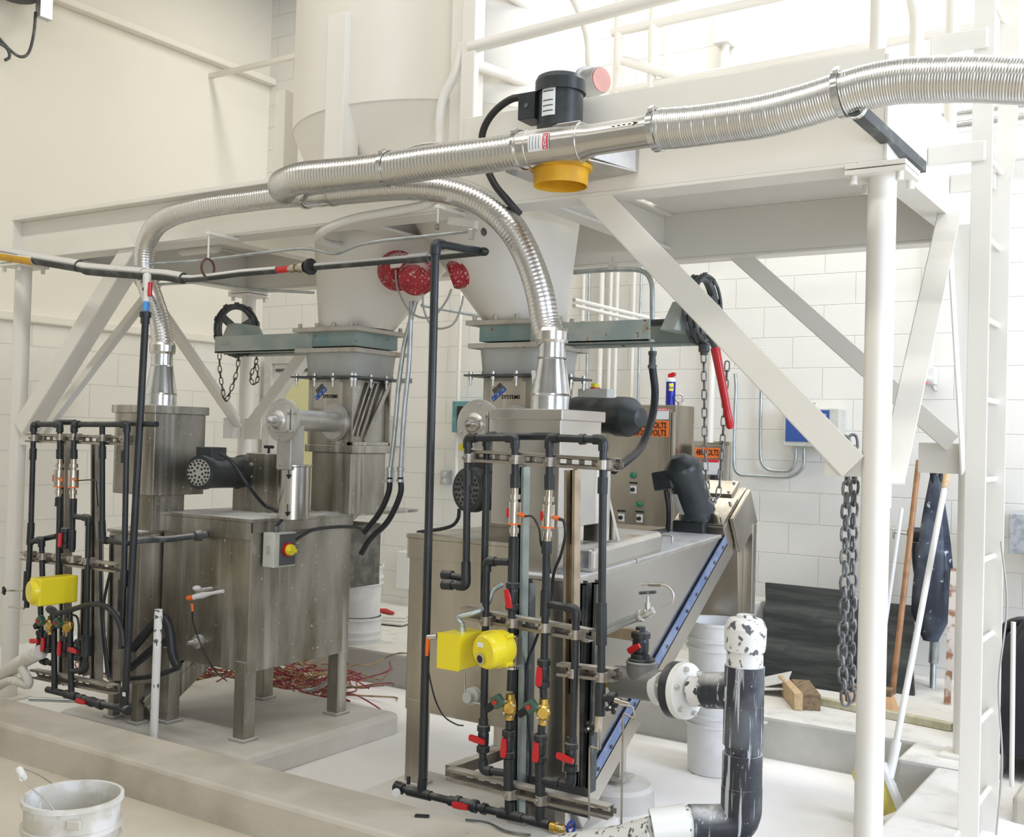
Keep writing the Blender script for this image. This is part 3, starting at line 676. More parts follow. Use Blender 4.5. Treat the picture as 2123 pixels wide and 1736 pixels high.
# transfer troughs with inclined grit screws
def trough(x0, x1, m, label, withscrew):
    t = thing('grit_trough', label, 'tank', ((x0+x1)/2, 4.2, .016), 'grit removal troughs')
    za, zb2, yE = .962, 1.045, 5.03
    side = [(3.56, .22), (3.56, za), (yE, zb2), (5.1, 1.06), (4.15, .45), (3.75, .20)]
    MB().prism([(x0, y, z) for y, z in side], (x1-x0, 0, 0)).build('shell', m, t, .004)
    def zl(y): return za+(y-3.56)*(zb2-za)/(yE-3.56)
    for (ya, yb) in ((3.55, 4.08), (4.09, 4.98)):
        l = MB().prism([(x0-.012, ya, zl(ya)+.002), (x0-.012, yb, zl(yb)+.002), (x0-.012, yb, zl(yb)+.018), (x0-.012, ya, zl(ya)+.018)], (x1-x0+.024, 0, 0)).build('lid', M_SSDUST if withscrew else m, t, .004)
        ym = (ya+yb)/2+.05; xm = x1-.09; z_ = zl(ym)+.018
        MB().tube(rounded([(xm-.03, ym, z_), (xm-.03, ym, z_+.035), (xm+.03, ym-.01, z_+.035), (xm+.03, ym-.01, z_)], .012), .005, 8).build('lid_handle', M_SSC, l)
    # inclined screw casing and bolted flange down the side
    p, q = V((0, 3.62, .10)), V((0, 5.16, 1.10)); d = (q-p).normalized(); nz = V((0, -d.z, d.y))
    MB().obox(V(((x0+x1)/2+.004, 0, 0))+(p+q)/2-nz*.05, (.125+.012, 0, 0), (q-p)/2, nz*.05).build('screw_casing', m if not withscrew else M_SSC, t, .006)
    MB().obox(V((x1+.012, 0, 0))+(p+q)/2+nz*.012, (.004, 0, 0), (q-p)/2, nz*.026).build('bolted_flange', M_BLUESS if withscrew else m, t, .001)
    if withscrew:
        for k in range(15):
            c = V((x1+.016, 0, 0))+p.lerp(q, (k+.7)/15.4)+nz*.012; MB().lathe(c, (1, 0, 0), [(0, .0085), (.006, .0085)], 6).build('bolt', M_CAST, t)
    for (x, y, zt) in ((x0+.03, 3.60, .3), (x1-.03, 3.60, .3)):
        lg = MB().box((x-.022, y-.022, .03), (x+.022, y+.022, zt)).build('leg', m, t, .002)
        MB().box((x-.04, y-.035, .016), (x+.04, y+.035, .03)).build('foot_plate', M_SSDUST, lg, .002)
    return t
trR = trough(-2.305, -2.055, M_SSC, 'long stainless trough with inclined blue-filmed flange behind the right pipe rack', True)
trL = trough(-4.775, -4.53, M_SSD, 'dark narrow stainless trough beside the left stained tank', False)
mb = MB(); mb.box((-2.27, 4.30, .03), (-2.21, 4.36, .50)); lg = mb.build('leg', M_SSC, trR, .002)
MB().box((-2.30, 4.27, .017), (-2.18, 4.39, .03)).build('foot_plate', M_SSC, lg, .002)
# screw head, motor, chute
t = thing('screw_drive_head', 'bolted steel drive head at the top end of the inclined trough', 'machine', (-2.15, 5.15, 1.0))
d = V((0, 1.54, 1.0)).normalized(); nz = V((0, -d.z, d.y)); c = V((-2.17, 5.17, 1.13))
hd = MB().obox(c, (.135, 0, 0), d*.17, nz*.075).build('casing', M_SS, t, .008)
MB().obox(c-d*.06+nz*.082, (.13, 0, 0), d*.11, nz*.004).build('cover_plate', M_SS, hd, .002)
MB().obox(c+d*.13+nz*.084, (.09, 0, 0), d*.06, nz*.01).build('bearing_plate', M_SS, hd, .003)
mb = EACH('bolt', M_ZINC, hd)
for sx in (-1, 1):
    for sd in (-.13, .0, .09, .17): mb.lathe(c+V((sx*(.108 if sd < .05 else .07), 0, 0))+d*sd+nz*.086, nz, [(0, .008), (.018, .008)], 6)
MB().obox(c+V((.15, .03, -.01)), (.012, 0, 0), d*.13, nz*.10).build('side_plate', M_SS, hd, .004)
mb = MB(); mb.prism([(-2.27, 5.20, 1.05), (-2.27, 5.38, .98), (-2.27, 5.36, .62), (-2.27, 5.24, .62)], (.22, 0, 0)); mb.build('discharge_chute', M_SS, t, .003)
MB().box((-2.05, 5.28, PIT), (-2.00, 5.33, 1.1)).build('leg', M_SS, t, .002)
t = thing('screw_motor', 'black tilted motor with cone-shaped cap standing on the screw drive head', 'motor', P(1450, 1095, Y=5.0))
pb = P(1455, 1085, Y=5.02); pt = P(1412, 965, Y=4.90); d = (pt-pb).normalized()
LM = (pt-pb).length
body = MB().lathe(pb, d, [(0, .05), (.05, .05), (.05, .087), (LM*.86, .087)], 32).build('motor_body', M_MOTOR, t)
MB().lathe(pb+d*LM*.84, d, [(0, .096), (.03, .098), (.05, .092), (.10, .036), (.102, .02)], 32).build('fan_cowl', M_MOTOR, t)
jb = P(1381, 996, Y=4.88); MB().obox(jb, (.05, 0, .01), (0, .05, 0), (-.01, 0, .045)).build('junction_box', M_MOTOR, t, .008)
sd = V((-.55, -.83, 0)).normalized(); sd = (sd-d*sd.dot(d)).normalized(); tg = d.cross(sd)
rr = []
for k in range(7):
    a = (k-3)*.17-.25; q = sd*math.cos(a)+tg*math.sin(a); rr.append([pb+d*(.09)+q*.0885, pb+d*(.20)+q*.0885])
MB().rings(rr, True, False, False).build('rating_plate', M_LABEL, t)
MB().obox(pb-d*.01-V((.05, 0, .03)), (.085, 0, 0), (0, .06, 0), (0, 0, .05)).build('gear_case', M_MOTOR, t, .01)
tag(MB().tube(spl([jb+V((0, 0, -.05)), P(1386, 1060, Y=4.9), P(1383, 1110, Y=4.95), P(1372, 1180, Y=5.0)]), .012, 10).build('motor_cable', M_BLKHOSE), 'black cable hanging below the tilted screw motor', 'cable')

# ================================================================== DUST BOXES
def dustbox(x0, x1, m, label):
    t = thing('dust_box', label, 'box', ((x0+x1)/2, 3.69, 1.06), 'stainless dust boxes under the flexible ducts')
    y0, y1, zb, zt = 3.53, 3.85, 1.165, 1.60
    MB().box((x0, y0, zb), (x1, y1, zt)).build('body', m, t, .004)
    MB().box((x0-.012, y0-.012, zt-.03), (x1+.012, y1+.012, zt+.012)).build('lid', m, t, .004)
    return t, zb
dbR, zb = dustbox(-2.405, -2.10, M_SSC, 'clean stainless box with lid under the right flexible duct')
MB().box((-2.30, 3.60, .97), (-2.14, 3.80, zb)).build('neck', M_SSC, dbR, .003)
dbL, zb = dustbox(-4.725, -4.415, M_SSD, 'streaked steel box with lid under the left flexible duct')
MB().box((-4.64, 3.60, .98), (-4.50, 3.80, zb)).build('neck', M_SSD, dbL, .003)
# second housing to the right, on its plinth over the trough
t = thing('wetting_housing', 'pale grey steel housing on a rounded plinth over the trough, right of the clean box', 'housing', (-2.18, 4.05, 1.0))
MB().prism([(-2.30, 3.70, .985), (-2.30, 4.32, 1.02), (-2.30, 4.32, 1.115), (-2.30, 3.70, 1.08)], (.26, 0, 0)).build('plinth', M_SSC, t, .02, seg=3)
c0 = P(1285, 955, X=-2.03); c1 = P(1283, 1100, X=-2.03)
mb = MB(); mb.prism([(-2.27, 3.86, 1.09), (-2.27, c1.y, 1.10), (-2.27, c1.y, c0.z), (-2.27, 3.86, c0.z)], (.20, 0, 0)); mb.build('body', M_SSC, t, .006)
mb = MB(); mb.prism([(-2.10, 3.90, 1.10), (-2.04, 3.90, 1.10), (-2.10, 3.90, 1.30)], (0, .02, 0)); 
mb.build('gusset', M_SSC, t)
tag(MB().box((-2.115, 3.60, .985), (-2.09, 3.63, 1.15)).build('sight_bar', M_BLUESS, None, .001), 'slim blue-filmed bar upright on the trough lid', 'bar')
# reducers
def reducer(x, y, z0, label, r0=.078, r1=.055):
    t = thing('duct_reducer', label, 'duct', (x, y, z0), 'duct reducers on the dust boxes')
    MB().lathe((x, y, z0), (0, 0, 1), [(0, r0), (.055, r0), (.058, r0+.003), (.065, r0), (.20, r1+.001), (.203, r1+.004), (.208, r1), (.29, r1-.002)], 40).build('cone', M_GALV, t)
    MB().lathe((x, y, z0+.265), (0, 0, 1), [(0, r1+.006), (.012, r1+.010), (.045, r1+.010), (.058, r1+.004)], 36).build('clamp_band', M_SSC, t)
    return t
rdR = reducer(-2.245, 3.69, 1.612, 'shiny galvanised reducer cone on the right dust box')
rdL = reducer(-4.575, 3.69, 1.612, 'shiny galvanised reducer cone on the left dust box')
MB().obox((-2.245-.052, 3.69-.045, 1.612+.125), (.014, -.010, 0), (-.006, .004, .03), (.001, .001, 0)).build('price_sticker', M_LABEL, rdR)
# ================================================================== FLEXIBLE DUCTS
def flexduct(name, pts, r, label, group=None, pitch=.0085, amp=.0009, parent=None, wob=.0, ribbed=False):
    c = spl(pts, pitch/4); n = len(c); rr = []; acc = 0
    for i in range(n):
        if ribbed: rr.append(r+(amp*1.1 if i % 4 == 0 else -.0002 if i % 4 in (1, 3) else 0) + wob*noise.noise(V((i*pitch*.9, r*50, 1))))
        else: rr.append(r-amp+amp*2*(.5+.5*math.cos(1.5708*(i % 4)))*(1.25 if (i//4) % 5 == 0 else .85) + wob*noise.noise(V((i*pitch*.9, r*50, 1))))
    o = MB().tube(c, rr, 30).build(name, M_FLEX, parent)
    if parent is None: tag(o, label, 'duct', group)
    return o
YM = 3.42
md = thing('main_duct', 'large silver flexible duct crossing high in front of the platform to the right edge', 'duct', P(1230, 290, Y=YM))
rt = [(2330, 176), (2123, 168), (2030, 164), (1950, 165), (1870, 168), (1800, 180), (1740, 197), (1660, 222), (1580, 242), (1500, 254), (1430, 263), (1368, 268)]
flexduct('right_flexible_hose', PL(rt, Y=YM), .068, '', parent=md, wob=.004)
lf = [(1082, 312), (1040, 318), (980, 326), (900, 336), (810, 350), (740, 358), (680, 364), (630, 369)]
flexduct('left_flexible_hose', PL(lf, Y=YM-.04)+[P(604, 376, Y=3.395), P(588, 384, Y=3.44), P(592, 392, Y=3.52), P(622, 398, Y=3.58)], .066, '', parent=md, wob=.004, ribbed=True, pitch=.0165, amp=.0013)
# rigid sections
a, b = P(1372, 268, Y=YM), P(1232, 290, Y=YM); b2 = P(1205, 296, Y=YM); c_ = P(1075, 313, Y=YM-.03)
rg = MB().tube([a, b, b2, c_], [.056, .056, .068, .069], 40).build('rigid_section', M_SSC, md)
MB().torus(b2, b2-c_, .0685, .0035, 40, 6).build('seam', M_SSC, rg)
MB().torus(c_.lerp(b2, .2), b2-c_, .069, .0028, 40, 6).build('seam', M_SSC, rg)
def band(p, q, r, w=.018, m=M_SSC, par=None, name='clamp_band'):
    d = (q-p).normalized(); mb = MB().lathe(p-d*w/2, d, [(0, r), (0, r+.003), (w, r+.003), (w, r)], 36, cap=False)
    cc = p+V((0, -.6, .8)).normalized()*(r+.007); mb.obox(cc, d*.009, V((0, .8, .6))*.014, V((0, -.6, .8))*.006)
    return mb.build(name, m, par)
band(P(1362, 270, Y=YM), a, .0725, .022, M_GALV, md)
band(P(1080, 312, Y=YM-.03), c_, .0715, .016, M_GALV, md)
band(P(806, 350, Y=YM-.04), P(740, 358, Y=YM-.04), .0705, .02, M_GALV, md)
band(P(1742, 196, Y=YM), P(1800, 180, Y=YM), .0725, .02, M_GALV, md)
# DANGER sticker wrapped on the rigid section
ax = (b2-c_).normalized(); fr = V((0, -1, 0)); fr = (fr-ax*fr.dot(ax)).normalized(); tp = ax.cross(fr)*-1
def patch(p, along, a0, a1, r, name, m, par, n=8):
    rr = []
    for k in range(n+1):
        t = a0+(a1-a0)*k/n; q = fr*math.cos(t)+tp*math.sin(t); rr.append([p-ax*along/2+q*r, p+ax*along/2+q*r])
    return MB().rings(rr, True, False, False).build(name, m, par)
sp0 = P(1132, 306, Y=YM-.02); lab = patch(sp0, .083, -.42, .55, .0702, 'warning_sticker', M_LABEL, rg)
patch(sp0+ax*.028, .022, -.38, .5, .0706, 'danger_stripe', M_REDL, rg)
for k, ch in enumerate('DANGER'):
    t = .42-.13*k; q = fr*math.cos(t)+tp*math.sin(t); dn = (fr*math.sin(t)-tp*math.cos(t))
    text('lettering', ch, M_LABEL, rg, sp0+ax*.021+q*.0712+dn*.0, dn, ax, .017)
for j in range(4):
    patch(sp0-ax*(.034-.012*j+.0), .0022, -.3, .42, .0706, 'fine_print', M_GREYL, rg)
# flow arrow
ar = P(1290, 266, Y=YM-.058); ax2 = (a-b).normalized(); fr2 = V((0, -1, 0)); fr2 = (fr2-ax2*fr2.dot(ax2)).normalized(); t2 = V((0, 0, 1)); t2 = (t2-ax2*t2.dot(ax2)).normalized()
axp = a.lerp(b, .5)
def surf(al, ang, r=.0572): return axp+ax2*al+fr2*math.cos(ang)*r+t2*math.sin(ang)*r
mb = MB()
for k in range(4): mb.face([surf(-.035+.021*k, .33), surf(-.022+.021*k, .33), surf(-.022+.021*k, .39), surf(-.035+.021*k, .39)])
mb.face([surf(.045, .22), surf(.07, .36), surf(.045, .50), surf(.052, .36)])
mb.build('flow_arrow', M_BLACK, rg)
# branches
brL = [(655, 404), (620, 405), (580, 408), (520, 416), (450, 425), (395, 436), (352, 449), (322, 470), (304, 505), (299, 545), (305, 585), (318, 625), (330, 662), (337, 700), (338, 720)]
pts = [P(a_[0], a_[1], Y=3.62+.07*min(1, max(0, (i-6)/6))) for i, a_ in enumerate(brL)]
pts[-1] = V((-4.575, 3.69, 1.87)); pts[-2] = V((-4.575, 3.69, 1.93))
flexduct('flexible_branch_duct', pts, .053, 'silver flexible duct curving down to the left dust box', 'flexible branch ducts', wob=.004, ribbed=True, pitch=.0165, amp=.0013)
brR = [(665, 402), (720, 396), (790, 390), (860, 387), (920, 392), (975, 408), (1025, 437), (1062, 475), (1088, 520), (1108, 570), (1122, 620), (1131, 670), (1135, 705)]
pts = [P(a_[0], a_[1], Y=3.62+.07*min(1, max(0, (i-5)/6))) for i, a_ in enumerate(brR)]
pts[-1] = V((-2.245, 3.69, 1.88))
flexduct('flexible_branch_duct', pts, .0575, 'wide silver flexible duct arching down to the right dust box', 'flexible branch ducts', wob=.004, ribbed=True, pitch=.0165, amp=.0013)
t = thing('duct_tee', 'plain metal tee with worm clamps joining the three flexible ducts', 'duct', P(655, 404, Y=3.62))
mb = MB().cyl(P(632, 405, Y=3.62), P(692, 399, Y=3.62), .059, n=32); mb.build('body', M_GALV, t)
band(P(634, 405, Y=3.62), P(680, 400, Y=3.62), .060, .016, M_SSC, t); band(P(690, 399, Y=3.62), P(640, 404, Y=3.62), .060, .016, M_SSC, t)
# strut bracket that carries the right end of the main duct
t = thing('duct_support_strut', 'dark slotted strut arm tying the main duct to the platform side', 'bracket', P(1830, 270, Y=3.6))
p, q = P(1768, 222, Y=3.42), P(1908, 348, X=XR+.03); d = (q-p).normalized(); up = V((0, 0, 1)); up = (up-d*up.dot(d)).normalized(); sd = d.cross(up)
mb = MB(); mb.obox((p+q)/2-up*.018, (q-p)/2, sd*.020, up*.002)
for s_ in (-1, 1): mb.obox((p+q)/2+sd*s_*.019, (q-p)/2, sd*.002, up*.019); mb.obox((p+q)/2+sd*s_*.015+up*.018, (q-p)/2, sd*.005, up*.002)
mb.build('channel', M_CAST, t)
band(P(1775, 228, Y=3.42)+V((0, 0, .005)), q, .030, .016, M_GALV, t)
tag(MB().tube(spl(PL([(822, 322), (850, 306), (885, 298), (917, 298)], Y=3.66), .01), .006, 8).build('perforated_strap', M_GALV), 'perforated hanger strap looping behind the main duct', 'strap')
# ================================================================== BLOWER
t = thing('exhaust_blower', 'black vertical motor with steel hood and yellow inlet ring above the main duct', 'blower', P(1165, 300, Y=3.62))
mt, mb_ = P(1168, 160, Y=3.58), P(1160, 275, Y=3.58); d = V((0, 0, 1)); H = mt.z-mb_.z
ml = P(1160, 270, Y=3.58)
body = MB().lathe((ml.x, 3.58, ml.z), d, [(0, .088), (H-.05, .088)], 40).build('motor_body', M_MOTOR, t)
MB().lathe((ml.x, 3.58, ml.z+H-.075), d, [(0, .098), (.045, .098), (.062, .09), (.068, .078), (.07, .02)], 40).build('fan_cowl', M_MOTOR, t)
jb = P(1105, 226, Y=3.55); MB().obox(jb, (.038, 0, 0), (0, .05, 0), (0, 0, .052)).build('junction_box', M_MOTOR, t, .004)
MB().lathe(jb+V((.0, -.051, .0)), (0, -1, 0), [(0, .009), (.002, .009)], 16).build('knockout', M_CAST, t)
rr = []
for k in range(7):
    a_ = -1.90+.66*k/6; q_ = V((math.cos(a_), math.sin(a_), 0)); rr.append([V((ml.x, 3.58, ml.z+.035))+q_*.0895, V((ml.x, 3.58, ml.z+.170))+q_*.0895])
pl = MB().rings(rr, True, False, False).build('rating_plate', M_LABEL, t)
for zz in (.05, .07, .09, .125, .15):
    rr = []
    for k in range(5):
        a_ = -1.84+.5*k/4; q_ = V((math.cos(a_), math.sin(a_), 0)); rr.append([V((ml.x, 3.58, ml.z+zz))+q_*.0899, V((ml.x, 3.58, ml.z+zz+.005))+q_*.0899])
    MB().rings(rr, True, False, False).build('fine_print', M_GREYL, pl)
h0 = P(1055, 372, Y=3.40); h1 = P(1200, 330, Y=3.40)
mb = MB(); z0_ = P(1150, 370, Y=3.5).z
A = V((-2.66, 3.44, z0_-.005)); xs0, xs1 = P(1062, 372, Y=3.44).x, P(1310, 372, Y=3.66).x
z0_ = P(1150, 350, Y=3.5).z; mb.prism([(xs0+.02, 3.40, z0_+.004), (xs1-.12, 3.40, z0_+.012), (xs1, 3.700, z0_+.004), (xs0+.1, 3.700, z0_-.012)], (0, 0, .006))
mb.prism([(xs1-.01, 3.70, z0_+.01), (xs1-.01, 3.70, z0_+.16), (xs1-.11, 3.46, z0_+.03)], (.005, 0, 0))
mb.prism([(xs0+.1, 3.70, z0_-.012), (xs1, 3.70, z0_+.004), (xs1, 3.70, z0_+.16), (xs0+.35, 3.70, z0_+.16)], (0, .006, 0))
mb.build('hood', M_SSDUST, t, .001)
MB().box((xs1-.26, 3.50, z0_+.03), (xs1-.14, 3.66, z0_+.17)).build('duct_box', M_SSC, t, .003)
MB().obox(P(1140, 345, Y=3.50), (.14, 0, .018), (0, .09, 0), (0, 0, .01)).build('mount_plate', M_SSC, t)
rc = P(1163, 352, Y=3.50)
MB().lathe((rc.x, 3.50, rc.z+.012), (0, 0, -1), [(0, .118), (.016, .118), (.017, .104), (.075, .102), (.075, .098), (.01, .098), (.009, .02)], 44).build('yellow_inlet_ring', M_YELD, t)
tag(MB().tube(spl([jb+V((-.02, .02, .05)), P(1062, 205, Y=3.56), P(1022, 235, Y=3.55), P(1000, 278, Y=3.56), P(1004, 330, Y=3.58), P(1024, 380, Y=3.58), P(1052, 415, Y=3.6), P(1078, 445, Y=3.66)], .02), .0145, 12).build('blower_cable', M_RUB), 'thick black conduit looping from the blower motor down behind the duct', 'cable')
# round grey junction fitting with red cap behind the fascia, and its conduit
t = thing('level_probe_head', 'grey round probe housing with red cap behind the fascia top', 'instrument', P(1245, 170, Y=3.95))
c = P(1238, 172, Y=3.95); MB().lathe(c-V((.05, 0, 0)), (.95, -.30, 0), [(0, .075), (.012, .075), (.014, .06), (.085, .055)], 28).build('housing', M_CAST if False else mat('grey_cast_aluminium', (.45, .46, .46), .5, .4), t)
MB().lathe(c-V((.05, 0, 0))+V((.95, -.30, 0)).normalized()*.085, (.95, -.30, 0), [(0, .05), (.008, .05)], 28).build('red_cap', mat('faded_red_cap', (.60, .33, .29), .7), t)
tag(MB().tube(spl(PL([(1180, -20), (1202, 25), (1218, 75), (1222, 120)], Y=4.0)), .017, 12).tube(PL([(1222, 108), (1224, 142)], Y=3.99), .02, 12).build('flexible_conduit', M_STEELW), 'cream flexible conduit dropping to the grey probe housing', 'conduit')
tag(MB().tube(spl(PL([(958, 90), (945, 150), (920, 200), (912, 250), (912, 300)], Y=3.74)+[P(905, 400, Y=3.68), P(880, 425, Y=3.66), P(800, 441, Y=3.66), P(740, 452, Y=3.66), P(690, 468, Y=3.66), P(662, 488, Y=3.7), P(675, 503, Y=3.9), P(720, 512, Y=4.2)]), .020, 14).build('cream_flexible_conduit', M_STEELW), 'thick cream conduit running down past the duct and curling under the beam', 'conduit')

# ================================================================== OVERHEAD PIPES
def fitted(pts, r, fr_, name, m, parent, bend=None, soc=1.25, n=16):
    """plastic pipe with socketed elbows at the corners"""
    pts = [V(p) for p in pts]; bend = bend or r*1.9
    mb = MB().tube(rounded(pts, bend, 7), r, n)
    for i in range(1, len(pts)-1):
        u, v = (pts[i-1]-pts[i]), (pts[i+1]-pts[i]); L_ = bend+fr_*1.0
        if u.length < .03 or v.length < .03: continue
        e = [pts[i]+u.normalized()*min(L_, u.length*.7), pts[i], pts[i+1]*0+pts[i]+v.normalized()*min(L_, v.length*.7)]
        mb.tube(rounded(e, bend, 8), fr_, n)
    return mb.build(name, m, parent)
def coupling(p, q, r, m, parent, name='coupling'): return MB().cyl(p, q, r, n=18).build(name, m, parent, .0015)
t = thing('overhead_supply_pipe', 'dust-covered dark supply pipe running along the platform underside from the left edge', 'pipe', P(430, 570, Y=3.5))
pts = PL([(-60, 515), (0, 522), (75, 537), (165, 552)], Y=3.56)
MB().tube(pts, .033, 18).build('lagged_section', M_OVER, t)
p0, p1 = P(-60, 518, Y=3.56), P(75, 539, Y=3.56)
lb = MB().tube([p0, p1], .0345, 18).build('yellow_pipe_marker', M_STEELW, t)
rr = []
for k in range(9):
    a_ = -1.9+k*.18; rr.append([p0+V((0, math.sin(a_-.0)*-1*0, 0))+V((0, -math.cos(a_+.6)*.0358, math.sin(a_+.6)*.0358)), p1+V((0, -math.cos(a_+.6)*.0358, math.sin(a_+.6)*.0358))])
MB().rings(rr, True, False, False).build('yellow_band', M_YELD, lb)
MB().tube(PL([(165, 553), (180, 558), (215, 561), (300, 568)], Y=3.56), [.026, .032, .032, .030], 16).tube(PL([(297, 568), (345, 571), (380, 577)], Y=3.56), .028, 16).build('crusted_pipe', M_OVER, t)
MB().tube(PL([(378, 577), (400, 578), (440, 574), (500, 566), (575, 560)], Y=3.56), .017, 14).build('thin_crusted_pipe', M_OVER, t)
MB().cyl(P(577, 560, Y=3.56), P(600, 558, Y=3.56), .0165, n=12).build('red_lever', M_RED, t)
v = MB().lathe(P(600, 558, Y=3.56), P(640, 553, Y=3.56)-P(600, 558, Y=3.56), [(0, .016), (.02, .016), (.021, .024), (.045, .024), (.046, .018), (.07, .018), (.071, .027), (.10, .027)], 14).build('brass_valve_body', M_NICKEL, t)
MB().lathe(P(636, 554, Y=3.56), P(690, 548, Y=3.56)-P(636, 554, Y=3.56), [(0, .024), (.012, .036), (.03, .037), (.034, .018), (.05, .016)], 20).build('union_nut', M_RUB, t)
qe = P(1003, 522, Y=3.56)
fitted([P(655, 553, Y=3.56), P(870, 535, Y=3.56), qe, qe+V((0, 0, .001))][:3], .0165, .021, 'black_pipe', M_OVER, t)
# clevis hangers
def hanger(px, py, ptop, label, R=.036):
    h = thing('pipe_hanger', label, 'hanger', P(px, py, Y=3.56), 'clevis hangers under the front beam')
    top = P(px, ptop, Y=3.60); z = P(px, py, Y=3.56)
    MB().cyl((z.x, 3.56, z.z+R*.9), (z.x, 3.56, ZU-.012), .0045, n=8).build('rod', M_STEELW, h)
    MB().box((z.x-.012, 3.55, ZU-.020), (z.x+.012, 3.74, ZU-.004)).build('beam_clamp', M_STEELW, h, .003)
    MB().torus((z.x, 3.56, z.z), (1, .12, 0), R, .006, 24, 6).build('ring', mat('brown_painted_hanger', (.12, .05, .045), .6) if px < 500 else M_STRUT, h)
hanger(431, 556, 495, 'brown ring hanger holding the overhead pipe on the left', .044)
hanger(907, 470, 440, 'white threaded rod hanger above the tall grey riser', .01)
# risers
RP = .0134
def valve_h(p, d, r, handle_d, parent, hl=.060, lever='h'):
    """union ball valve along d with a flat red handle; returns valve part"""
    d = V(d).normalized(); hd = V(handle_d).normalized()
    v = MB().lathe(p-d*.05, d, [(0, r*1.35), (.004, r*1.75), (.022, r*1.75), (.024, r*1.35), (.034, r*1.5), (.066, r*1.5), (.076, r*1.35), (.078, r*1.75), (.096, r*1.75), (.1, r*1.35)], 18).build('ball_valve', M_PVC, parent)
    o = V((0, -1, 0)); o = (o-d*o.dot(d)).normalized()
    MB().cyl(p+o*r*1.2, p+o*(r*2.0), r*.7, n=12).build('stem', M_PVC, v)
    c = p+o*(r*2.15)-hd*hl*.12
    w = hd.cross(o); mb = MB()
    a, b, c2 = c-hd*hl*.55, c, c+hd*hl*.55
    mb.rings([[q+w*ww*s1+o*tt for s1, tt in ((-1, -.005), (1, -.005), (1, .006), (-1, .006))] for q, ww in ((a, .008), (c-hd*hl*.5, .0115), (c-hd*hl*.1, .0125), (c+hd*hl*.3, .0105), (c2, .0085))], False)
    mb.build('handle', M_RED, v, .003)
    return v
t = thing('tall_riser', 'tall dark grey plastic riser from the left pipe rack up to the overhead pipe', 'pipe', P(257, 1470, Y=3.25))
p, q = P(302, 655, Y=3.30), P(259, 1455, Y=3.25)
MB().cyl(p, q, .0165, n=18).build('pipe', M_PVC, t)
MB().lathe(P(302, 645, Y=3.31), q-p, [(0, .018), (.006, .027), (.03, .027), (.033, .021), (.06, .021)], 18).build('union_nut', M_PVC, t)
MB().cyl(P(305, 575, Y=3.42), P(303, 645, Y=3.32), .015, n=14).cyl(P(305, 572, Y=3.44), P(304, 600, Y=3.4), .02, n=14).build('drop', M_OVER, t)
MB().cyl(P(303, 628, Y=3.33), P(302, 648, Y=3.315), .0155, n=14).build('blue_collar', mat('blue_collar_plastic', (.05, .25, .6), .4), t)
MB().obox(P(311, 600, Y=3.36), (.010, 0, 0), (0, .008, 0), (0, 0, .034)).build('red_lever', M_RED, t, .004)
fitted([P(259, 1425, Y=3.25), P(256, 1472, Y=3.25)], .021, .021, 'coupling', M_PVC, t)
MB().obox(P(257, 1440, Y=3.226), (.010, 0, 0), (0, .001, 0), (0, 0, .009)).build('white_tag', M_LABEL, t)
t = thing('tall_riser', 'tall dark grey plastic riser in the middle with an elbow at its top', 'pipe', P(875, 1640, Y=3.25))
e0 = P(903, 505, Y=3.28); e1 = P(990, 520, Y=3.56)
fitted([P(876, 1615, Y=3.25), e0, P(995, 521, Y=3.56)], .0158, .0205, 'pipe', M_PVC, t, bend=.022)
MB().sph(P(1003, 522, Y=3.56), .022, (1, 1, .8), 14, 8).build('end_elbow', M_PVC, t)
# thin galvanised conduits under the beam
def tube_t(name, pts, r, m, label, cat='conduit', group=None, n=10, step=.03, rad=.05, smooth=False):
    q = spl(pts, step) if smooth else rounded(pts, rad)
    return tag(MB().tube(q, r, n).build(name, m), label, cat, group)
tube_t('conduit', PL([(300, 548), (420, 540), (520, 527), (620, 515), (652, 517), (695, 529), (740, 508), (800, 498), (900, 488), (985, 478)], Y=3.66), .0075, M_CONDUIT, 'thin bent conduit running across under the front beam')
tube_t('conduit', PL([(330, 590), (420, 585), (520, 600), (650, 607)], Y=4.4), .008, M_CONDUIT, 'thin conduit crossing under the deck behind the left brace')
t = thing('beam_clamp', 'zinc clamp with bolts on the thin conduit beside the arching duct', 'clamp', P(985, 480, Y=3.66))
MB().obox(P(978, 486, Y=3.64), (.012, 0, 0), (0, .01, 0), (0, 0, .022)).build('plate', M_ZINC, t, .003)
MB().torus(P(1003, 481, Y=3.64), (1, 0, .1), .012, .006, 16, 6).build('ring', M_CAST, t)
tag(MB().obox(P(960, 462, Y=3.72), (.07, 0, -.014), (0, .015, 0), (.003, 0, .016)).build('bracket_stub', M_STEELW, None, .002), 'short white square tube stub under the beam near the arching duct', 'bracket')
# motorised level switches (dusty red round heads) on the hoppers
def rothead(c, d, label, r=.088):
    h = thing('level_switch', label, 'instrument', c, 'red level switches between the silo legs'); d = V(d).normalized()
    MB().lathe(c, d, [(-.02, .05), (0, .05), (.002, r), (.03, r), (.033, r*.9), (.085, r*.84), (.10, r*.72), (.102, .01)], 30).build('head', M_REDP, h)
    return h, d
h1, d1 = rothead(P(822, 562, Y=4.20), (.82, -.5, -.05), 'round dusty red level switch on the left silo leg nozzle', .10)
h2, d2 = rothead(P(868, 570, Y=4.12), (.35, -.8, -.42), 'large dusty red level switch facing front beside the grey riser', .092)
h3, d3 = rothead(P(975, 560, Y=4.25), (-.72, -.45, -.3), 'dusty red level switch leaning on the right silo leg', .082)
MB().obox(P(843, 545, Y=4.10), (.10, 0, .005), (0, .01, 0), (0, 0, .018)).build('support_bar', M_STEELW, h2, .004)
def cable(pts, r, m, label, cat='cable', group=None, name='cable'):
    return tag(MB().tube(spl(pts, .02), r, 8).build(name, m), label, cat, group)
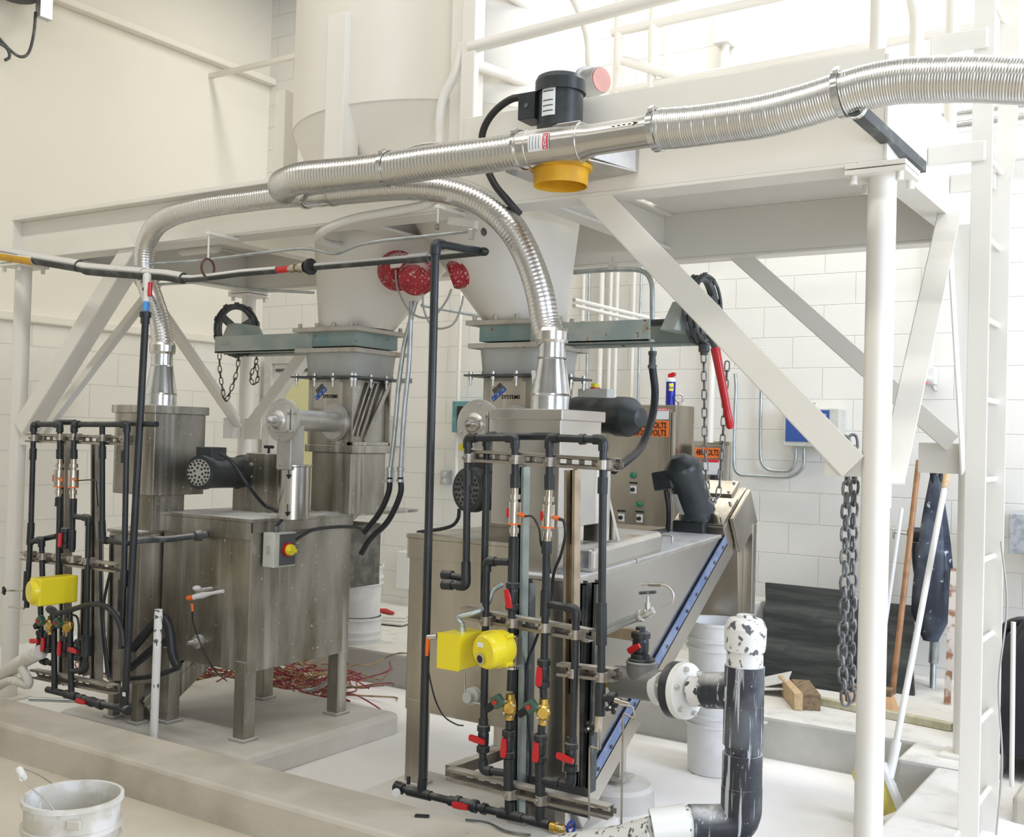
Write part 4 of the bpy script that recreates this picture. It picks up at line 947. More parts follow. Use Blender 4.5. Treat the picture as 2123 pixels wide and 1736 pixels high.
cable(PL([(820, 560), (825, 600), (845, 640), (870, 658), (900, 655), (925, 625), (936, 600)], Y=4.1), .005, M_GREYC, 'pale cable looping below the red level switches')
cable(PL([(877, 610), (878, 640), (892, 672), (912, 682), (940, 672), (955, 640), (961, 612)], Y=4.06), .005, M_GREYC, 'lower cable loop passing behind the grey riser')
# pair of long conduits from the switches to the left tank
cg = thing('conduit_pair', 'two galvanised conduits dropping beside the left feeder into black hoses', 'conduit', P(815, 1010, Y=4.15))
for k, (pp, hose) in enumerate(((( (862, 625), (838, 712), (826, 800), (818, 900), (808, 985)), ((808, 990), (806, 1020), (788, 1062), (755, 1105))), (((853, 625), (848, 760), (838, 850), (830, 985)), ((830, 990), (830, 1025), (805, 1080), (768, 1118), (748, 1150))))):
    ln = MB().tube(rounded(PL(pp, Y=4.18), .06), .012, 12).build('conduit', M_CONDUIT, cg)
    q = P(*pp[-1], Y=4.18); MB().lathe(q+V((0, 0, .04)), (0, 0, -1), [(0, .014), (.002, .018), (.02, .018), (.021, .014), (.06, .014), (.061, .019), (.075, .019)], 12).build('connector', M_CONDUIT, cg)
    MB().tube(spl([P(*h_, Y=4.18-.0*i) for i, h_ in enumerate(hose)], .02), .0145, 12).build('black_hose', M_BLKHOSE, cg)
MB().obox(P(838, 790, Y=4.19), (.045, 0, 0), (0, .006, 0), (0, 0, .012)).build('strut_clip', M_STRUT, cg)
# conduit with black flexible whip by the control cabinet
cg = thing('conduit_whip', 'galvanised conduit bending down to a thick black whip in front of the cabinet', 'conduit', P(1350, 760, Y=5.0))
MB().tube(rounded([P(1190, 565, Y=5.0), P(1275, 558, Y=5.0), P(1352, 560, Y=5.0), P(1353, 735, Y=5.0)], .12, 10), .013, 12).build('conduit', M_CONDUIT, cg)
MB().lathe(P(1353, 728, Y=5.0), (0, 0, -1), [(0, .016), (.002, .022), (.02, .022), (.022, .018), (.07, .018), (.072, .024), (.09, .022)], 14).build('connector', M_CAST, cg)
MB().tube(spl([P(1353, 765, Y=5.0), P(1358, 815, Y=5.0), P(1352, 865, Y=4.95), P(1330, 925, Y=4.8), P(1300, 955, Y=4.6), P(1272, 975, Y=4.4)], .02), .020, 14).build('black_whip', M_BLKHOSE, cg)
MB().obox(P(1271, 552, Y=5.0), (.018, 0, 0), (0, .018, 0), (0, 0, .02)).build('clamp', M_ZINC, cg)
MB().cyl(P(1271, 545, Y=5.0), (P(1271, 545, Y=5.0).x, 5.0, ZU), .006, n=8).build('hanger_rod', M_ZINC, cg)
# ================================================================== PIPE RACKS (manifolds)
class Rack:
    def __init__(s, name, label, px, py, Y, r=RP, m=None):
        s.Y = Y; s.t = thing(name, label, 'pipework', P(px, py, Y=Y), 'valve racks in front of the tanks'); s.r = r; s.m = m or M_PVC
    def p(s, a, dy=0): return P(a[0], a[1], Y=s.Y+dy)
    def pipe(s, pts, dy=0, r=None, name='pipe'):
        r = r or s.r; return fitted([s.p(a, a[2] if len(a) > 2 else dy) for a in pts], r, r*1.32, name, s.m, s.t, bend=r*1.5)
    def coup(s, a, b, dy=0, k=1.3, m=None, name='coupling'): return coupling(s.p(a, dy), s.p(b, dy), s.r*k, m or s.m, s.t, name)
    def tee(s, a, b, c, d, dy=0):
        mb = MB().cyl(s.p(a, dy), s.p(b, dy), s.r*1.35, n=18).cyl(s.p(c, dy), s.p(d, dy), s.r*1.33, n=18)
        return mb.build('tee', s.m, s.t)
    def valve(s, a, d, hd, dy=0): return valve_h(s.p(a, dy), V(d), s.r, V(hd), s.t)
    def clamp(s, a, dy=0):
        c = s.p(a, dy); mb = MB().lathe(c-V((0, 0, .016)), (0, 0, 1), [(0, s.r+.001), (0, s.r+.004), (.032, s.r+.004), (.032, s.r+.001)], 16, cap=False)
        mb.box((c.x-s.r-.004, c.y, c.z-.016), (c.x+s.r+.010, c.y+.034, c.z+.016)); mb.cyl((c.x-.006, c.y-s.r-.010, c.z), (c.x-.006, c.y-s.r+.002, c.z), .007, n=10)
        return mb.build('pipe_clamp', M_STRUT, s.t)
    def strut(s, a, b, dy=.05, m=None, name='strut_channel', slots=True):
        """slotted channel seen from its open side"""
        p, q = s.p(a, dy), s.p(b, dy); d = (q-p).normalized(); f = V((0, -1, 0)); f = (f-d*f.dot(d)).normalized(); u = d.cross(f)
        H = .0205; mid = (p+q)/2; hl = (q-p)/2; mb = MB()
        mb.obox(mid+u*H, hl, f*H, u*.0015); mb.obox(mid-u*H, hl, f*H, u*.0015)
        for s_ in (-1, 1): mb.obox(mid+f*H+u*s_*(H-.004), hl, f*.0015, u*.005); mb.obox(mid-f*H+u*s_*(H-.006), hl, f*.0015, u*.007)
        n = max(2, int((q-p).length/.05)) if slots else 0
        for k in range(n+1): mb.obox(p+(q-p)*(k/max(n, 1))-f*H, d*min(.011, (q-p).length/2), f*.0015, u*.009)
        if not slots: mb.obox(mid-f*H, hl, f*.0015, u*H)
        return mb.build(name, m or M_STRUT, s.t)
    def sensor(s, top, bot, dy=0, out=1):
        """inline flow sensor with orange plug"""
        a, b = s.p(top, dy), s.p(bot, dy); L_ = (a-b).length; d = (b-a).normalized(); r = s.r
        o = MB().lathe(a, d, [(0, r*.95), (L_*.12, r*.95), (L_*.125, r*1.5), (L_*.22, r*1.5), (L_*.225, r*.9), (L_*.27, r*.9), (L_*.275, r*1.85), (L_*.73, r*1.85), (L_*.735, r*.9), (L_*.78, r*.9), (L_*.785, r*1.35), (L_*.9, r*1.35), (L_*.905, r), (L_, r)], 24).build('flow_sensor', M_NICKEL, s.t)
        MB().lathe(a+d*L_*.70, d, [(0, r*1.88), (L_*.03, r*1.88)], 24).build('orange_ring', M_ORANGE, o)
        c = a+d*L_*.5; MB().obox(c+V((-r*.9, -r*1.62, 0)), (.006, 0, 0), (0, .002, 0), (0, 0, .016)).build('display_window', M_RED, o)
        q = c+V((r*1.5, -r*1.0, 0)); pl = MB().cyl(q, q+V((.015, -.006, -.001)), .006, n=10).build('socket', M_ZINC, o)
        MB().tube([q+V((.014, -.005, -.001)), q+V((.045, -.018, -.006))], [.008, .007], 10).build('orange_plug', M_ORANGE, o)
        return q+V((.045, -.018, -.006))
    def solenoid(s, a, tilt=-1, dy=0):
        c = s.p(a, dy); r = s.r
        o = MB().lathe(c+V((0, 0, .045)), (0, 0, -1), [(0, r*1.2), (.018, r*1.25), (.02, r*1.5), (.035, r*1.7), (.065, r*1.6), (.08, r*1.2), (.09, r*1.2)], 10)
        o.lathe(c+V((.004, -.004, 0)), (.35, -.9, 0), [(0, .024), (.016, .026), (.022, .02)], 8); body = o.build('brass_solenoid_valve', M_BRASS, s.t, .002)
        for k in range(4):
            t = k*1.5708+.6; q = c+V((.009, -.022, 0))+V((math.cos(t)*.022, 0, math.sin(t)*.03)); MB().cyl(q, q+V((.004, -.008, 0)), .004, n=6).build('screw', M_ZINC, body)
        q = c+V((-.026, -.038, .022)); ux = V((.8, -.1, .6)).normalized(); uy = V((-.5, .5, .7)).normalized(); uz = ux.cross(uy)
        cl = MB().obox(q, ux*.024, V((.2, -.95, .1))*.018, V((-.6, -.1, .8))*.021).build('green_coil', M_GREEN, s.t, .006)
        MB().cyl(q+V((.0, -.020, 0)), q+V((.001, -.024, 0)), .008, n=14).build('red_dot', M_RED, cl)
        MB().obox(q-V((.035, -.004, .026)), ux*.022, V((0, .012, 0)), V((-.6, 0, .8))*.012).build('conduit_hub', M_BLACK, cl, .003)
        return q-V((.05, 0, .04))
def box_rounded(t, name, c, hx, hy, hz, m, bev=.006): return MB().obox(c, (hx, 0, 0), (0, hy, 0), (0, 0, hz)).build(name, m, t, bev, seg=3)

# ---- right rack
R = Rack('pipe_rack', 'grey plastic pipe rack with red handles and yellow boxes, centre front', 1100, 1690, 3.25)
# frame
R.strut((1082, 968), (1072, 1690), .11, M_STRUTG, 'upright_strut', False)
R.strut((1187, 975), (1183, 1600), .11, M_STRUTT, 'upright_strut', False)
for (a, b) in (((1094, 1208), (1088, 1640)), ((1232, 1210), (1218, 1640)), ((1208, 1212), (1198, 1640))): R.strut(a, b, .20, M_CAST, 'upright_strut', False)
R.strut((978, 945), (1281, 964), .035); R.strut((962, 1270), (1226, 1318), .035); R.strut((1160, 1387), (1278, 1400), .035)
R.strut((932, 1603), (1266, 1684), .035)
st = R.p((932, 1600), .06); MB().bar(st, st+V((.02, .42, .0)), .041, .041).build('strut_channel', M_STRUT, R.t)
MB().obox(R.p((1150, 1650), .16), (.14, 0, 0), (0, .004, 0), (0, 0, .05)).build('base_gusset', M_CAST, R.t)
# column one (left)
R.pipe([(925, 1213), (966, 1216), (970, 908), (1068, 908), (1068, 1000)])
R.coup((970, 976), (970, 1006)); R.coup((966, 1165), (966, 1195)); R.coup((918, 1213), (938, 1214)); R.pipe([(925, 1193, .03), (962, 1200, .03)]); R.coup((918, 1192), (938, 1193), .03)
R.pipe([(1003, 1480), (1003, 1172), (1012, 1164), (1056, 1166)][0:1]+[(1009, 1164), (1056, 1166)])
R.coup((1068, 984), (1068, 1012), k=1.35)
k1 = R.sensor((1068, 1012), (1065, 1116))
R.pipe([(1065, 1112), (1062, 1210)], name='pipe', r=RP*1.12)
R.coup((1065, 1116), (1063, 1208), k=1.36)
R.valve((1062, 1236), (0, 0, -1), (-.25, 0, 1))
R.pipe([(1061, 1262), (1060, 1318)]); R.clamp((1061, 1292))
R.pipe([(1060, 1385), (1058, 1432)]); R.solenoid((1057, 1466)); R.pipe([(1056, 1495), (1056, 1512)])
R.valve((1054, 1543), (0, 0, -1), (.03, 0, 1)); R.pipe([(1054, 1570), (1054, 1690)]); R.coup((1054, 1574), (1054, 1638), k=1.3); R.clamp((1056, 1648)); R.coup((1057, 1662), (1057, 1682))
# second column, behind
R.pipe([(1003, 1250, .05), (1010, 905, .05), (1142, 905, .05)]); R.coup((1008, 984, .05)[:2], (1008, 1012), .05)
# small inner drop to the horizontal-handled valve
R.pipe([(1006, 1330), (1003, 1500)]); R.clamp((1006, 1288))
R.coup((1002, 1490), (1002, 1512)); R.valve((1002, 1532), (0, 0, -1), (1, 0, -.12)); R.pipe([(1001, 1556), (1001, 1597), (1050, 1604)])
# third column
R.pipe([(1139, 1000), (1139, 908), (1251, 912), (1246, 1440)]); R.coup((1139, 984), (1139, 1016), k=1.35); R.clamp((1139, 958)); R.clamp((1069, 953)); R.clamp((971, 950)); R.clamp((1249, 964))
R.coup((1250, 990), (1249, 1024)); R.coup((1203, 911), (1213, 911), k=1.42)
k2 = R.sensor((1139, 1016), (1134, 1124))
R.coup((1134, 1122), (1133, 1148), k=1.36); R.pipe([(1133, 1146), (1128, 1378)]); R.coup((1132, 1225), (1130, 1278), k=1.35)
R.pipe([(1134, 1252), (1195, 1264), (1187, 1540)]); R.clamp((1129, 1302)); R.clamp((1192, 1316)); R.clamp((1187, 1396))
R.valve((1127, 1396), (0, 0, -1), (.04, 0, 1)); R.pipe([(1126, 1420), (1127, 1446)]); R.solenoid((1127, 1476)); R.pipe([(1123, 1504), (1122, 1524)])
R.valve((1120, 1552), (0, 0, -1), (.03, 0, 1)); R.pipe([(1119, 1580), (1120, 1704)]); R.coup((1119, 1580), (1120, 1645), k=1.3); R.clamp((1120, 1660)); R.coup((1121, 1672), (1121, 1698))
R.coup((1186, 1528), (1186, 1546)); R.valve((1184, 1570), (0, 0, -1), (1, 0, -.16)); R.pipe([(1184, 1592), (1184, 1628), (1122, 1618)]); R.coup((1150, 1622), (1160, 1624), k=1.4)
# right long column and its tail
R.coup((1247, 1250), (1247, 1338), k=1.38); R.clamp((1245, 1404)); R.coup((1245, 1418), (1244, 1484), k=1.32); R.pipe([(1245, 1446), (1268, 1448)]); R.coup((1262, 1446), (1277, 1448), k=1.35)
R.coup((1242, 1482), (1239, 1516), k=1.15, m=M_NICKEL, name='bottom_fitting')
# base run
R.pipe([(826, 1634), (870, 1645), (950, 1665), (1057, 1690), (1150, 1716)], r=RP*1.02)
R.tee((846, 1640), (893, 1651), (874, 1645), (876, 1616)); R.tee((1034, 1686), (1084, 1697), (1058, 1690), (1057, 1664)); R.tee((1100, 1701), (1140, 1711), (1120, 1705), (1120, 1680))
R.coup((820, 1630), (836, 1637), k=1.5); MB().cyl(R.p((829, 1637))+V((.006, -.026, -.004)), R.p((829, 1637))+V((.008, -.032, -.004)), .016, n=20).build('white_cap', M_WHITE, R.t)
MB().obox(R.p((847, 1618)), (.006, 0, 0), (0, .006, 0), (0, 0, .016)).build('cock_handle', M_PVC, R.t, .003)
dd = R.p((1057, 1690))-R.p((950, 1665)); R.valve((967, 1668), dd, dd); R.coup((1000, 1676), (1008, 1679), k=1.5)
o = MB().lathe(R.p((1143, 1714)), dd, [(0, .019), (.02, .019), (.021, .014), (.05, .016), (.06, .01)], 10).build('brass_drain_cock', M_BRASS, R.t)
MB().torus(R.p((1184, 1716)), (1, -.2, 0), .02, .005, 16, 6).cyl(R.p((1160, 1714)), R.p((1184, 1716)), .005).build('blue_handwheel', M_BLUEH, o)
# needle cocks with black knobs
def knob(c, ax, s_=1.0, par=None):
    ax = V(ax).normalized(); mb = MB().lathe(c, ax, [(0, .009*s_), (.012*s_, .013*s_), (.02*s_, .009*s_)], 12)
    u = ax.cross(V((0, 0, 1))).normalized(); v = ax.cross(u)
    for k in range(4): t = k*1.5708+.5; q = c+ax*.010*s_+(u*math.cos(t)+v*math.sin(t))*.017*s_; mb.sph(q, .0085*s_, n=8, m=6)
    k_ = mb.build('knob', M_RUB, par); MB().cyl(c+ax*.02*s_, c+ax*.022*s_, .004*s_, n=10).build('knob_cap', M_LABEL, k_); return k_
knob(R.p((1271, 1466)), (0, -1, .1), 1.0, R.t); knob(R.p((1226, 1510)), (0, -1, .1), 1.0, R.t)
MB().tube(rounded(PL([(1243, 1512), (1243, 1535), (1246, 1556), (1222, 1548), (1221, 1700)], Y=3.24), .012), .0035, 8).build('thin_copper_tube', M_STRUT, R.t)
MB().tube(rounded(PL([(1284, 1462), (1312, 1466), (1318, 1494), (1292, 1478), (1288, 1720)], Y=3.22), .012), .0035, 8).build('thin_copper_tube', M_STRUT, R.t)
MB().lathe(P(1276, 1452, Y=3.24), (1, 0, -.1), [(0, .012), (.02, .012), (.022, .008), (.05, .008)], 10).build('needle_cock', M_NICKEL, R.t)
# flanged meter block behind the yellow actuator
MB().obox(R.p((1066, 1350)), (.022, 0, 0), (0, .02, 0), (0, 0, .052)).build('meter_block', M_SS, R.t, .004)
MB().lathe(R.p((1062, 1316)), (0, 0, -1), [(0, .026), (.012, .026), (.014, .02), (.11, .02), (.112, .024), (.12, .024)], 16).build('meter_neck', M_NICKEL, R.t)
# cables from sensors
MB().tube(spl([k1, P(1104, 1072, Y=3.2), P(1118, 1098, Y=3.2), P(1122, 1130, Y=3.25), P(1138, 1170, Y=3.3), P(1142, 1190, Y=3.3)], .01), .0035, 8).build('sensor_cable', M_BLKHOSE, R.t)
MB().tube(spl([k2, P(1169, 1082, Y=3.2), P(1172, 1110, Y=3.2), P(1163, 1150, Y=3.24), P(1148, 1190, Y=3.3), P(1140, 1250, Y=3.33), P(1110, 1330, Y=3.36), P(1090, 1400, Y=3.37), P(1100, 1560, Y=3.37), P(1096, 1640, Y=3.38)], .01), .0055, 8).build('sensor_cable', M_BLKHOSE, R.t)
# yellow junction box and actuator
t = thing('yellow_junction_box', 'square yellow steel enclosure left of the round yellow actuator on the centre rack', 'box', P(955, 1395, Y=3.2))
x0 = P(907, 1350, Y=3.10).x; x1 = P(951, 1350, Y=3.10).x; y1_ = P(1004, 1345, X=x1).y; z1 = P(945, 1318, Y=3.10).z; z0 = P(945, 1391, Y=3.10).z
MB().box((x0, 3.105, z0), (x1, y1_, z1)).build('enclosure', M_YEL, t, .003)
MB().box((x0-.002, 3.10, z0-.002), (x1+.002, 3.104, z1+.002)).build('lid', M_YEL, t)
MB().lathe((x0+.045, 3.18, z1), (0, 0, 1), [(0, .014), (.016, .014), (.017, .011), (.03, .012)], 14).build('cable_gland', M_CONDUIT, t)
MB().tube(spl([(x0+.045, 3.18, z1+.025), P(948, 1282, Y=3.18), P(962, 1277, Y=3.19), P(992, 1268, Y=3.22), P(1012, 1250, Y=3.28), P(1022, 1225, Y=3.34), P(1040, 1212, Y=3.4)], .01), .010, 12).build('liquid_tight_conduit', M_CONDUIT, t)
MB().cyl(P(906, 1320, Y=3.16), P(886, 1322, Y=3.15), .010, n=12).build('probe_nut', M_ZINC, t)
MB().tube([P(888, 1322, Y=3.15), P(886, 1345, Y=3.15), P(885, 1360, Y=3.15)], [.009, .008, .006], 10).build('orange_plug', M_ORANGE, t)
cable([P(885, 1358, Y=3.15), P(890, 1400, Y=3.16), P(902, 1450, Y=3.2), P(920, 1485, Y=3.3), P(945, 1502, Y=3.45), P(960, 1505, Y=3.56)], .003, M_BLKHOSE, 'thin black cable arcing below the yellow enclosure')
t = thing('yellow_actuator', 'round yellow actuator with small glass window on the centre rack', 'actuator', P(1018, 1390, Y=3.15))
c = P(1004, 1352, Y=3.12); d = V((.22, .97, .06)).normalized()
MB().lathe(c, d, [(-.006, .052), (0, .058), (.008, .062), (.05, .064), (.052, .067), (.058, .067), (.060, .064), (.085, .064), (.10, .058)], 36).build('housing', M_YEL, t)
for k in range(4):
    a_ = k*1.5708+.8; q = c+d*.055+V((math.cos(a_), 0, math.sin(a_)))*.068; MB().cyl(q-d*.012, q+d*.022, .009, n=10).build('lug', M_YEL, t)
w_ = c-d*.0065+V((-.008, 0, -.024)); wn = MB().lathe(w_, -d, [(0, .019), (.004, .019), (.005, .014)], 20).build('window_ring', M_ZINC, t)
MB().lathe(w_-d*.0045, -d, [(0, .0135), (.001, .0135)], 18).build('window_glass', M_BLACK, wn)
MB().obox(c-d*.0068+V((.0, 0, .024)), (.024, 0, 0), (0, .0008, 0), (0, 0, .008)).build('name_label', M_LABEL, t)

# ---- left rack
Lk = Rack('pipe_rack', 'darker plastic pipe rack with red handles at the far left by the stained tank', 160, 1470, 3.25)
def lp(*a): return list(a)
Lk.strut((60, 908), (268, 914), .035); Lk.strut((50, 1152), (248, 1178), .035); Lk.strut((70, 1396), (240, 1430), .035)
Lk.strut((138, 915), (134, 1420), .11, M_STRUT, 'upright_strut', False); Lk.strut((202, 920), (200, 1430), .11, M_STRUT, 'upright_strut', False)
Lk.strut((240, 1110), (236, 1410), .2, M_STRUT, 'upright_strut', False); Lk.strut((182, 1180), (176, 1400), .14, M_STRUT, 'upright_strut', False)
Lk.pipe([(55, 1260), (64, 1100), (70, 880), (124, 880), (124, 950)])
Lk.pipe([(120, 1200), (124, 1030)]); Lk.pipe([(152, 950), (154, 880), (263, 880), (257, 1200), (251, 1345)])
Lk.pipe([(262, 878, .05), (325, 880, .05)]); Lk.pipe([(118, 876, .04), (156, 876, .04)])
for a, b in (((69, 930), (68, 954)), ((64, 1090), (62, 1130)), ((57, 1185), (54, 1245)), ((124, 932), (124, 952)), ((153, 932), (153, 952)), ((212, 925), (212, 952)), ((259, 934), (258, 960)), ((253, 1202), (251, 1268)), ((211, 1080), (212, 1122)), ((122, 1032), (121, 1050)), ((152, 1034), (151, 1070))): Lk.coup(a, b)
ka = Lk.sensor((124, 952), (121, 1032)); kb = Lk.sensor((153, 952), (151, 1034))
MB().tube(spl([kb, P(196, 996, Y=3.2), P(200, 1010, Y=3.2), P(203, 1050, Y=3.3)], .01), .003, 8).build('sensor_cable', M_BLKHOSE, Lk.t)
Lk.pipe([(151, 1050), (149, 1145)]); Lk.pipe([(212, 882), (212, 1120), (260, 1126)])
MB().tube(spl([P(258, 1126, Y=3.25), P(300, 1120, Y=3.35), P(350, 1118, Y=3.5), P(400, 1112, Y=3.62), P(420, 1110, Y=3.66)], .02), .015, 14).build('dusty_cross_pipe', M_PVCD, Lk.t)
MB().lathe(P(404, 1112, Y=3.62), P(432, 1108, Y=3.69)-P(404, 1112, Y=3.62), [(0, .024), (.03, .028), (.032, .018), (.06, .018)], 16).build('union_nut', M_PVCD, Lk.t)
Lk.pipe([(152, 1071), (184, 1074), (178, 1330)]); Lk.coup((150, 1100), (149, 1140))
Lk.valve((136, 1116), (0, 0, -1), (.05, 0, 1)); Lk.pipe([(60, 1126), (86, 1118), (88, 1200)]); Lk.pipe([(88, 1118, .03), (118, 1112, .03)])
Lk.pipe([(100, 1262), (112, 1268), (113, 1435)], r=RP*1.1); Lk.pipe([(144, 1262), (146, 1350), (148, 1440)], r=RP*1.1); Lk.pipe([(84, 1255), (86, 1370), (108, 1376)])
for a in ((70, 908), (124, 906), (152, 906), (212, 908), (258, 910), (58, 1150), (88, 1154), (118, 1156), (150, 1160), (180, 1164)): Lk.clamp(a)
Lk.solenoid((106, 1296)); Lk.solenoid((143, 1300))
Lk.valve((100, 1332), (0, 0, -1), (.02, 0, 1)); Lk.valve((134, 1340), (0, 0, -1), (.02, 0, 1)); Lk.valve((164, 1348), (0, 0, -1), (1, 0, -.1)); Lk.valve((84, 1328), (0, 0, -1), (1, 0, .1))
Lk.coup((180, 1318), (178, 1360), k=1.8); Lk.pipe([(178, 1350), (176, 1390), (148, 1392)])
Lk.pipe([(98, 1430), (148, 1442), (200, 1458), (262, 1472)], r=RP*1.15)
dd = P(262, 1472, Y=3.25)-P(148, 1442, Y=3.25); Lk.valve((180, 1453), dd, dd); Lk.coup((204, 1460), (212, 1463), k=1.6); Lk.coup((248, 1466), (266, 1474), k=1.6)
knob(P(12, 1225, Y=3.22), (-.3, -1, 0), .9, Lk.t); MB().cyl(P(14, 1225, Y=3.24), P(52, 1224, Y=3.25), .006, n=10).build('needle_cock', M_NICKEL, Lk.t)
MB().cyl(P(18, 1258, Y=3.24), P(50, 1262, Y=3.25), .005, n=10).build('needle_cock', M_NICKEL, Lk.t)
MB().tube(spl(PL([(102, 1264), (120, 1272), (150, 1264), (185, 1254), (215, 1256), (240, 1278), (252, 1310), (255, 1340)], Y=3.18), .015), .0125, 12).build('black_curved_hose', M_BLKHOSE, Lk.t)
MB().tube(spl(PL([(150, 1275), (160, 1280), (163, 1300), (162, 1340)], Y=3.2), .015), .005, 8).build('black_wire', M_BLKHOSE, Lk.t)
for k, (a_, b_, c_2) in enumerate((((208, 1120), (210, 1270), (222, 1400)), ((232, 1170), (214, 1270), (226, 1405)))): MB().tube(spl(PL([a_, b_, c_2], Y=3.34), .02), .007, 8).build('black_wire', M_BLKHOSE, Lk.t)
t = thing('yellow_enclosure', 'yellow rounded enclosure on the far left pipe rack', 'box', P(110, 1260, Y=3.2))
x0 = P(60, 1225, Y=3.06).x; x1 = P(82, 1225, Y=3.06).x; y1_ = P(162, 1225, X=x1).y; z1 = P(82, 1201, Y=3.06).z; z0 = P(82, 1259, Y=3.06).z
MB().box((x0, 3.06, z0), (x1, y1_, z1)).build('enclosure', M_YEL, t, .008, seg=3)
MB().lathe(((x0+x1)/2-.012, 3.075, (z0+z1)/2), (-.25, -1, 0), [(0, .056), (.02, .054), (.03, .046)], 24).build('round_end', M_YEL, t)
# pale grey casting and rag at the far left
tag(MB().tube(spl(PL([(-40, 1420), (10, 1395), (50, 1370), (85, 1352)], Y=3.22), .02), [.05, .045]+[.04]*12 if False else .036, 12).tube(spl(PL([(-30, 1440), (20, 1412), (60, 1420), (45, 1385)], Y=3.2), .02), .022, 10).build('plaster_caked_fitting', M_BUCK), 'pale powder-caked fitting lying at the far left edge by the rack', 'fitting')
# ================================================================== BLACK PVC DRAIN LINE (right foreground)
t = thing('drain_pipe', 'big black drain pipe with white capped top and splashes, right foreground', 'pipe', P(1541, 1500, D=3.45))
BX, BY = P(1541, 1500, D=3.45).x, P(1541, 1500, D=3.45).y
def bz(py): return P(1541, py, Y=BY).z
def vz(py0, py1, r, name, m, n=32, bev=.003): return MB().cyl((BX, BY, bz(py1)), (BX, BY, bz(py0)), r, n=n).build(name, m, t, bev)
vz(1385, 1655, .0555, 'pipe', M_PVCP); vz(1380, 1545, .0625, 'tee_body', M_PVCP); vz(1562, 1650, .0625, 'coupling', M_PVCP)
vz(1330, 1392, .057, 'white_neck', M_PVCBW)
MB().lathe((BX, BY, bz(1348)), (0, 0, 1), [(0, .064), (.07, .066), (.09, .058), (.1, .05), (.104, .03), (.112, .028), (.113, .0)], 32).build('cap', M_PVCBW, t)
eb = [(BX, BY, bz(1640)), (BX, BY, bz(1720)), P(1400, 1716, Y=BY-.10), P(1320, 1722, Y=BY-.12)]
MB().tube(rounded([(BX, BY, bz(1630)), (BX, BY, bz(1712)), P(1462, 1712, Y=BY-.05), P(1430, 1712, Y=BY-.08)], .12, 12), .064, 30).build('elbow', M_PVCP, t)
MB().cyl(P(1468, 1712, Y=BY-.05), P(1395, 1712, Y=BY-.11), .0585, n=30).build('flaked_pipe', M_PVCBW, t)
MB().cyl(P(1425, 1712, Y=BY-.09), P(1352, 1722, Y=BY-.15), .066, n=32).build('white_sleeve', M_WHITE, t)
MB().tube(PL([(1360, 1726), (1290, 1746), (1180, 1762), (1080, 1776)], Y=BY-.16), .052, 28).build('lower_run', M_PVCBW, t)
# side branch with flange, tee and red valve
hb = P(1541, 1432, Y=BY); tl = P(1245, 1415, Y=BY+.12)
def hl(px, py, dy): return P(px, py, Y=BY+dy)
MB().cyl(hb, hl(1466, 1432, .03), .058, n=30).build('branch_socket', M_PVCP, t); MB().cyl(hl(1470, 1432, .03), hl(1440, 1434, .045), .05, n=28).build('branch_neck', M_PVCW, t)
fa, fb = hl(1432, 1434, .05), hl(1380, 1428, .07); fd = (fb-fa).normalized()
fl = MB().lathe(fa, fd, [(0, .05), (.012, .092), (.034, .093), (.035, .06)], 40).build('white_flange', M_WHITE, t)
f2 = MB().lathe(fa+fd*.036, fd, [(0, .093), (.030, .093), (.032, .06), (.05, .056)], 40).build('black_flange', M_PVC, t)
u_ = fd.cross(V((0, 0, 1))).normalized(); v2 = fd.cross(u_)
for k in range(6):
    a_ = k*1.0472+.3; q = fa+(u_*math.cos(a_)+v2*math.sin(a_))*.075; MB().cyl(q-fd*.005, q+fd*.085, .0085, n=8).build('flange_bolt', M_ZINC, fl)
MB().cyl(fb, hl(1365, 1428, .08), .056, n=28).build('white_ring', M_WHITE, t)
g1 = mat('mid_grey_pvc', (.16, .16, .15), .5, dust=.5, dustcol=(.4, .4, .38))
MB().cyl(hl(1372, 1424, .08), hl(1280, 1412, .12), .054, n=30).cyl(hl(1333, 1418, .1), hl(1330, 1376, .1), .0525, n=30).build('grey_tee', g1, t)
MB().cyl(hl(1284, 1413, .12), hl(1262, 1410, .13), .030, n=20).build('reducing_bush', M_BRASS, t)
MB().torus(hl(1330, 1374, .1), (0, 0, 1), .048, .006, 32, 8).build('tee_lip', g1, t)
MB().cyl(hl(1330, 1366, .1), hl(1330, 1372, .1), .047, n=24).build('bushing', M_PVC, t)
vv = valve_h(hl(1328, 1340, .1), V((0, 0, 1)), .019, V((.8, -.35, .45)), t)
MB().cyl(hl(1328, 1370, .1), hl(1328, 1300, .1), .017, n=18).build('riser', M_PVC, t)
MB().bar(hl(1262, 1308, .14), hl(1332, 1318, .1), .04, .04).build('steel_arm', M_STRUTT, t, .003)
tb = thing('sample_cock', 'small silver cock with cross handle on a slanting grey pipe by the trough', 'valve', P(1340, 1280, Y=3.35))
MB().tube(spl(PL([(1256, 1308), (1290, 1292), (1322, 1280)], Y=3.36), .02), .0145, 14).build('slanting_pipe', M_CONDUIT, tb)
MB().lathe(P(1320, 1281, Y=3.36), P(1362, 1262, Y=3.36)-P(1320, 1281, Y=3.36), [(0, .014), (.012, .02), (.02, .02), (.022, .014), (.045, .017), (.07, .012)], 14).build('cock_body', M_ZINC, tb)
MB().cyl(P(1343, 1272, Y=3.35), P(1343, 1236, Y=3.35), .005, n=10).cyl(P(1343, 1262, Y=3.35), P(1343, 1250, Y=3.35), .010, n=8).build('stem', M_ZINC, tb)
MB().cyl(P(1326, 1230, Y=3.35), P(1360, 1228, Y=3.35), .0055, n=8).cyl(P(1343, 1229, Y=3.33), P(1343, 1229, Y=3.37), .0055, n=8).build('cross_handle', M_CAST, tb)
